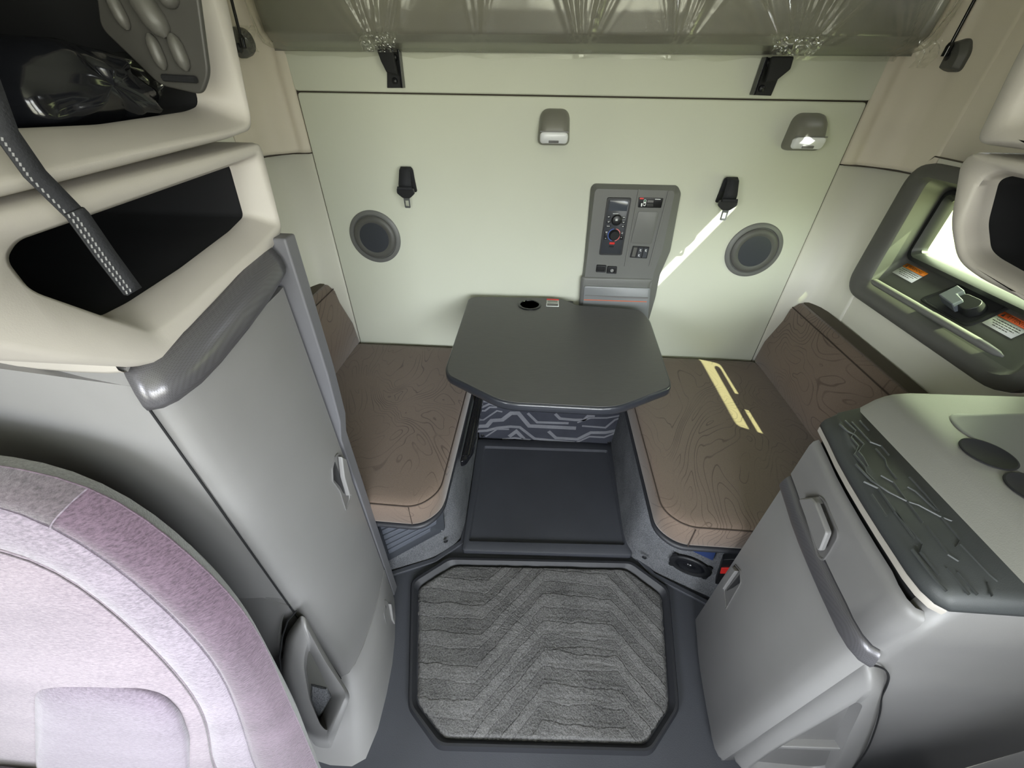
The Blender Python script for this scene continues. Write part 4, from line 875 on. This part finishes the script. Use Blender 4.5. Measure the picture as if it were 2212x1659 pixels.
g = G(); g.loft([rr([p+n_*.012 for p in P], .005, 4), rr([p+n_*.020 for p in P], .005, 4), rr([p+n_*.023 for p in inset(P, .003)], .005, 4)]); g.prism([P[0]+n_*.001, P[1]+n_*.001, P[1].lerp(P[3], .2)+n_*.001, P[0].lerp(P[5], .15)+n_*.001], n_*.012); g.done('handle_grip', 'grey', dh, bevel=.001)
# light bead and worktop
skin('light_bead', .924, .937, .004, 'beige', [(.922, -.004), (.924, .003), (.934, .004), (.937, .001)])
def wring(off, z, y1=.655): return [Vector((p.x, p.y, z)) for p in rrow(z, off)]+[Vector((1.14, .2885-off*.25, z)), Vector((1.14, .712, z)), Vector((.80, .704, z)), Vector((.70, .688, z)), Vector((.63, .662, z))]
g = G(); g.loft([wring(-.004, .937), wring(.005, .938), wring(.0055, .946), wring(.002, .956), wring(-.006, .963), wring(-.016, .966)]); g.done('worktop_pad', 'padm', rc, angle=180)
# raised deck with cup holders behind the pad
g = G(); prof = [(.672, .960), (.680, .967), (.694, .976), (.712, .990), (.728, .998), (.745, 1.002), (.78, 1.003), (1.14, 1.003), (1.14, .95), (.672, .95)]
yb = lambda x: interp([(.6, .655), (.70, .688), (.80, .704), (1.14, .712)], x)
g.loft([[Vector((x, .287, z)) for x, z in prof], [Vector((x, .30, z)) for x, z in prof], [Vector((x, yb(x)-.012, z)) for x, z in prof], [Vector((x, yb(x), z-.006 if z > .96 else z)) for x, z in prof]]); dk = g.done('worktop_deck', 'work', rc, angle=60)
P = [onZ(u, v, 1.0035) for u, v in [(2046, 893), (2300, 893), (2420, 1150), (2215, 1030), (2120, 960), (2060, 922)]]
g = G(); g.loft([rr(P, .03, 5), rr([p+Vector((0, 0, .0012)) for p in inset(P, .003)], .03, 5), rr([p+Vector((0, 0, .0002)) for p in inset(P, .012)], .03, 5)]); g.done('tray', 'panel', dk, angle=70)
for u, v in ((2135, 980), (2240, 1060)):
    g = G(); c = onZ(u, v, 1.0045); g.lathe(c, (0, 0, 1), [(.036, -.001), (.036, .0008), (.0335, .0012), (.032, .0002), (0, .0002)], 40, 1, 1.05); g.done('cup_holder', 'dark', dk)
lines = [[(460, 195), (520, 250), (570, 275), (640, 345), (600, 400), (640, 450), (670, 510)], [(500, 170), (580, 245), (545, 295), (600, 360), (570, 420), (650, 520), (660, 560), (750, 650)], [(550, 180), (690, 330), (770, 360), (830, 430)], [(610, 170), (680, 245)], [(730, 380), (800, 460), (810, 510), (885, 605)],
  [(580, 495), (700, 620), (760, 660), (830, 705), (970, 775), (1050, 800), (1210, 885), (1300, 920)], [(645, 625), (750, 675), (860, 830), (1020, 1050)], [(770, 580), (860, 630), (940, 740), (1080, 930)], [(700, 720), (810, 885)], [(870, 850), (1080, 1090), (1060, 1150), (1200, 1320)], [(1000, 1130), (1170, 1350), (1260, 1445)],
  [(1110, 955), (1270, 1170), (1350, 1220)], [(970, 665), (1030, 700), (1180, 840)], [(980, 590), (1090, 710), (1200, 850)], [(1360, 1090), (1580, 1320), (1640, 1370)], [(1260, 1270), (1430, 1470)], [(1340, 1300), (1490, 1470)], [(1560, 1380), (1600, 1480)], [(1220, 890), (1360, 1060), (1330, 1110)]]
g = G()
for l in lines:
    P = [onZ(1680+x/3.457, 860+y/3.457, .9655) for x, y in l]; g.loft([[p+Vector((dx, dy, dz)) for dx, dy, dz in ((-.0022, -.001, 0), (-.001, -.0005, .0022), (.001, .0005, .0022), (.0022, .001, 0))] for p in P])
g.done('pad_ribs', 'padm', rc, angle=30)
# front side panel of the cabinet, with crease, and the arched toe pocket
g = G(); rows = []
for z, dy in ((0, .006), (.5, .002), (.66, -.004), (.69, -.002), (.72, .004), (.80, .004), (.93, .002)):
    rows.append([Vector((x, .292+dy*min(1, (x-.578)/.06), z)) for x in (.580, .62, .70, .85, 1.14)]+[Vector((1.14, .32, z)), Vector((.580, .32, z))])
g.loft(rows); g.done('side_panel', 'grey', rc, angle=180)
po_ = [(.583, .735), (.625, .71), (.664, .625), (.727, .494), (.823, .267), (.892, .064), (.895, .012), (.600, .012), (.583, .30)]
pm_ = [(.592, .700), (.620, .675), (.650, .600), (.705, .475), (.795, .250), (.862, .064), (.862, .03), (.608, .03), (.592, .30)]
pi_ = [(.604, .630), (.622, .615), (.643, .560), (.690, .430), (.765, .230), (.820, .075), (.80, .05), (.615, .05), (.604, .25)]
g = G(); g.loft([rr(W(po_, .297), .05, 6), rr(W(po_, .287), .05, 6), rr(W(pm_, .266), .05, 6), rr(W(pi_, .266), .04, 6), rr(inset(W(pi_, .286), .012), .04, 6)], caps=(False, False)); tp_ = g.done('toe_pocket', 'grey', rc, angle=70)
g = G(); g.prism(inset(W(pi_, .2855), .006), (0, .003, 0)); g.done('pocket_back', 'greyd', tp_)
g = G(); g.prism(W([(.604, .285), (.735, .315), (.742, .297), (.604, .268)], .288), (0, -.018, 0)); g.done('pocket_divider', 'grey', tp_, bevel=.003)
g = G(); g.tube([Vector((x, .2865, z)) for x, z in smooth([(.583, .737), (.608, .73), (.634, .70), (.655, .655), (.675, .60), (.702, .55), (.731, .49), (.78, .38), (.827, .268), (.862, .17), (.896, .064)])], .0016, 6); g.done('pocket_gap', 'dark', tp_)
# right-hand cubbies
XQ = .61
o3 = yz([(2090, 327), (2066, 352), (2043, 480), (2056, 562), (2100, 600), (2215, 662)], XQ); o3 = o3+[(.35, 1.24), (.262, 1.318), (.22, 1.40), (.36, 1.425)]
r3 = yz([(2155, 366), (2112, 385), (2072, 480), (2080, 545), (2100, 570), (2212, 636)], XQ); r3 = r3+[(.36, 1.26), (.29, 1.33), (.27, 1.39), (.38, 1.408)]
k3 = yz([(2170, 378), (2140, 388), (2116, 480), (2122, 538), (2140, 556), (2212, 597)], XQ+.035); k3 = k3+[(.38, 1.285), (.31, 1.34), (.29, 1.385), (.40, 1.40)]
cubby('wall_cubby', 'open pale grey cubby on the right, overlapping the side window', o3, r3, k3, XQ, XQ+.035, 1.13, 'open wall cubbies', ro=.02, ri=.016)
o4 = [(.765, 2.0), (.725, 1.53), (.709, 1.437), (.60, 1.438), (.333, 1.438), (.16, 1.438), (.14, 1.6), (.2, 2.0)]
r4 = [(.715, 1.93)]+yz([(2212, 185), (2162, 268), (2230, 312)], XQ)[0:3]+[(.33, 1.455), (.19, 1.455), (.18, 1.6), (.23, 1.93)]
k4 = [(.66, 1.90), (.645, 1.56), (.632, 1.482), (.60, 1.478), (.36, 1.478), (.26, 1.478), (.25, 1.6), (.28, 1.90)]
cubby('wall_cubby', 'corner of a pale grey upper cubby at the right edge of the photo', o4, r4, k4, XQ, XQ+.05, 1.13, 'open wall cubbies', ro=.015, ri=.02)
# ------------------------------------------------------------------ DRIVER SEAT in the lower left
ds = thing('driver_seat', 'purple-grey cloth driver seat in the lower left corner of the photo', 'seat')
SO, SNn, SU = Vector((-.83, .16, .28)), Vector((0, -.985, .173)), Vector((0, .173, .985)); SX = Vector((1, 0, 0))
def s2w(x, t, d): return Vector((x, 0, 0))+Vector((0, SO.y, SO.z))+SU*t+SNn*d
def s_un(l, dep):
    o = []
    for u, v in l:
        p = onp(u, v, SO+SNn*dep, SNn); o.append((p.x, (p-SO).dot(SU)))
    return o
XC = -.83
def half2ring(h, dep, N=64, bot=-.06):
    """right half (bottom to top) mirrored to a full arch, resampled"""
    h = [(h[0][0], bot)]+h+[(XC, h[-1][1]+.010)]
    full = h+[(2*XC-x, t) for x, t in reversed(h[:-1])]
    L = [0]
    for a, b in zip(full, full[1:]): L.append(L[-1]+math.hypot(b[0]-a[0], b[1]-a[1]))
    out = []; j = 0
    for i in range(N):
        s = L[-1]*i/(N-1)
        while j < len(L)-2 and L[j+1] < s: j += 1
        k = (s-L[j])/max(1e-9, L[j+1]-L[j]); out.append((full[j][0]+(full[j+1][0]-full[j][0])*k, full[j][1]+(full[j+1][1]-full[j][1])*k))
    for _ in range(3): out = [out[0]]+[((out[i-1][0]+2*out[i][0]+out[i+1][0])/4, (out[i-1][1]+2*out[i][1]+out[i+1][1])/4) for i in range(1, N-1)]+[out[-1]]
    return [(x, t, dep) for x, t in out]
sil = [(-.424, .1), (-.418, .24), (-.424, .386), (-.434, .568), (-.464, .685), (-.50, .758), (-.549, .811), (-.619, .842)]
R0 = half2ring([(x-.05, t-.075) for x, t in sil], -.045); R1 = half2ring(sil, 0.)
bandp = [(.0+x, t) for x, t in [(-.412, .1), (-.407, .22), (-.413, .40), (-.417, .52), (-.437, .655), (-.478, .757), (-.53, .818), (-.62, .853)]]
R2 = half2ring(s_un([(683, 1651), (649, 1567), (611, 1487), (590, 1428), (565, 1377), (527, 1318), (485, 1263), (421, 1209), (358, 1150), (295, 1107), (253, 1070), (200, 1048), (120, 1026), (40, 1010), (0, 1003)], .022), .022)
s1 = s_un([(544, 1651), (527, 1584), (497, 1499), (463, 1432), (400, 1360), (320, 1284), (236, 1213), (147, 1158), (84, 1116), (0, 1087)], .058)
s2 = s_un([(453, 1655), (451, 1609), (438, 1550), (413, 1504), (367, 1449), (303, 1381), (236, 1322), (168, 1268), (118, 1234), (63, 1209), (0, 1190)], .068)
R3, R4 = half2ring(s1, .058), half2ring(s2, .066)
def lerpR(A, B, k, add=0): return [(a[0]+(b[0]-a[0])*k, a[1]+(b[1]-a[1])*k, a[2]+(b[2]-a[2])*k+add) for a, b in zip(A, B)]
def rw(R, d=0): return [s2w(x, t, e+d) for x, t, e in R]
def patch(nm, mat, rings, lo=0, hi=None):
    g = G(); g.loft([r[lo:hi] for r in rings], closed=False); return g.done(nm, mat, ds, angle=180)
patch('back_cover', 'c_back', [rw(R0), rw(lerpR(R0, R1, .6, .004)), rw(R1), rw(lerpR(R1, R2, .5, .004)), rw(R2)])
cut = min(range(40), key=lambda i: abs(R3[i][0]-(-.478))+abs(R3[i][1]-.79)); cut2 = 63-cut
rings = [rw(R2, -.001), rw(lerpR(R2, R3, .2, .012)), rw(lerpR(R2, R3, .5, .016)), rw(lerpR(R2, R3, .8, .009)), rw(R3, -.003)]
patch('bolster', 'c_out', rings, 0, cut+1); patch('bolster', 'c_out', rings, cut2, None); patch('top_bolster', 'c_top', rings, cut, cut2+1)
patch('side_strip', 'c_mid', [rw(R3, -.003), rw(lerpR(R3, R4, .15, .003)), rw(lerpR(R3, R4, .5, .006)), rw(lerpR(R3, R4, .85, .003)), rw(R4, -.004)])
g = G(); cx, ct = XC, -.05; rs = [rw(R4, -.004)]
for k in (.03, .1, .25, .5, .75, .97): rs.append([s2w(x+(cx-x)*k, t+(ct-t)*k*.98, e+.012*min(1, k*4)) for x, t, e in R4])
g.loft(rs, closed=False); g.done('centre_panel', 'c_in', ds, angle=180)
lp = s_un([(66, 1500), (85, 1491), (126, 1487), (232, 1489), (295, 1498), (345, 1518), (379, 1552), (400, 1605), (404, 1660), (404, 1760), (80, 1760), (72, 1640), (66, 1560)], .082)
lw_ = [s2w(x, t, .072) for x, t in lp]
g = G(); g.loft([rr(lw_, .02, 4), rr([p+SNn*.009 for p in inset(lw_, .006)], .02, 4), rr([p+SNn*.016 for p in inset(lw_, .03)], .02, 4), rr([p+SNn*.018 for p in inset(lw_, .07)], .02, 4)]); g.done('lumbar_panel', 'c_lum', ds, angle=180)
for R, nm in ((R2, 'seam'), (R3, 'seam'), (R4, 'seam')):
    g = G(); g.tube(rw(R, .0004), .0011, 5); g.done(nm, 'c_out' if R is R2 else ('c_lum' if R is R3 else 'c_top'), ds)
g = G(); a, b = R2[cut], R3[cut]; g.tube([s2w(a[0]+(b[0]-a[0])*k, a[1]+(b[1]-a[1])*k, a[2]+(b[2]-a[2])*k+.016*math.sin(math.pi*min(1, k*1.02))**.7) for k in [i/10 for i in range(11)]], .0009, 5); g.done('seam', 'c_lum', ds)
g = G(); g.loft([rr([Vector((XC-.25, .10-d, z)), Vector((XC+.25, .10-d, z)), Vector((XC+.25, -.42+d, z)), Vector((XC-.25, -.42+d, z))], .08) for d, z in ((.01, .30), (0, .33), (0, .42), (.02, .45), (.06, .46))]); g.done('seat_cushion', 'c_mid', ds, angle=60)
g = G(); g.loft([rr([Vector((XC-w, .05, z)), Vector((XC+w, .05, z)), Vector((XC+w, -.35, z)), Vector((XC-w, -.35, z))], .03) for w, z in ((.2, 0), (.2, .03), (.14, .08), (.14, .26), (.2, .30))]); g.done('pedestal', 'black', ds)
ps = thing('added_shade_seat', 'unseen purple-grey cloth seat ahead of the storage cabinet, added to shade it', 'seat')  # unseen seat, added to shade the cabinet's front side panel
PX = .87
def psec(t, w, f, b): return rr([Vector((PX-w, -.36+.173*t-b, .36+.985*t)), Vector((PX+w, -.36+.173*t-b, .36+.985*t)), Vector((PX+w*.9, -.36+.173*t-f, .36+.985*t)), Vector((PX-w*.9, -.36+.173*t-f, .36+.985*t))], .04, 5)
g = G(); g.loft([psec(0, .22, .10, -.02), psec(.1, .25, .12, -.04), psec(.5, .255, .11, -.05), psec(.72, .22, .09, -.04), psec(.82, .15, .06, -.02), psec(.84, .10, .04, -.01)]); g.done('backrest', 'c_out', ps, angle=80)
g = G(); g.loft([rr([Vector((PX-.25, -.40-d, z)), Vector((PX+.25, -.40-d, z)), Vector((PX+.25, -.92+d, z)), Vector((PX-.25, -.92+d, z))], .08) for d, z in ((.01, .34), (0, .37), (0, .46), (.02, .49), (.06, .50))]); g.done('seat_cushion', 'c_mid', ps, angle=60)
g = G(); g.loft([rr([Vector((PX-w, -.45, z)), Vector((PX+w, -.45, z)), Vector((PX+w, -.85, z)), Vector((PX-w, -.85, z))], .03) for w, z in ((.2, 0), (.2, .03), (.14, .08), (.14, .28), (.2, .34))]); g.done('pedestal', 'black', ps)
# ------------------------------------------------------------------ LIGHT: sky through the glass, and the sun
wd_ = bpy.data.worlds.new('sky'); S.world = wd_; wd_.use_nodes = True; nt = wd_.node_tree; bg = nt.nodes['Background']
tcn = nt.nodes.new('ShaderNodeTexCoord'); sx = nt.nodes.new('ShaderNodeSeparateXYZ'); mr = nt.nodes.new('ShaderNodeMapRange'); mxn = nt.nodes.new('ShaderNodeMix'); mxn.data_type = 'RGBA'
nt.links.new(tcn.outputs['Generated'], sx.inputs[0]); nt.links.new(sx.outputs['Z'], mr.inputs[0]); mr.inputs[1].default_value = -.03; mr.inputs[2].default_value = .24; mr.interpolation_type = 'SMOOTHSTEP'
mxn.inputs[6].default_value = (.36, .335, .275, 1); mxn.inputs[7].default_value = (.98, .97, 1.06, 1)
nt.links.new(mr.outputs[0], mxn.inputs[0]); nt.links.new(mxn.outputs[2], bg.inputs['Color']); bg.inputs['Strength'].default_value = 7.6
def portal(nm, loc, rot, sx_, sy_):
    l = bpy.data.lights.new(nm, 'AREA'); l.shape = 'RECTANGLE'; l.size = sx_; l.size_y = sy_; l.cycles.is_portal = True
    o = bpy.data.objects.new(nm, l); COL.objects.link(o); o.location = loc; o.rotation_euler = rot
portal('windshield_portal', (.40, -1.82, 1.40), (math.radians(90), 0, 0), 1.45, .95)
portal('door_portal_left', (XL-.32, -1.075, 1.40), (0, math.radians(-90), 0), .85, 1.1)
portal('door_portal_right', (XR+.07, -1.04, 1.40), (0, math.radians(90), 0), .95, 1.16)
sl = bpy.data.lights.new('sun', 'SUN'); sl.energy = 12; sl.angle = math.radians(.53); sl.color = (1, .97, .88)
so_ = bpy.data.objects.new('sun', sl); COL.objects.link(so_)
SUN = Vector((-.543, .25, -.80)).normalized(); so_.rotation_euler = SUN.to_track_quat('-Z', 'Y').to_euler(); so_.location = (3, -1, 4)
vs = S.view_settings; vs.view_transform = 'Standard'; vs.look = 'None'; vs.gamma = 1; vs.use_curve_mapping = False; vs.exposure = 1.9
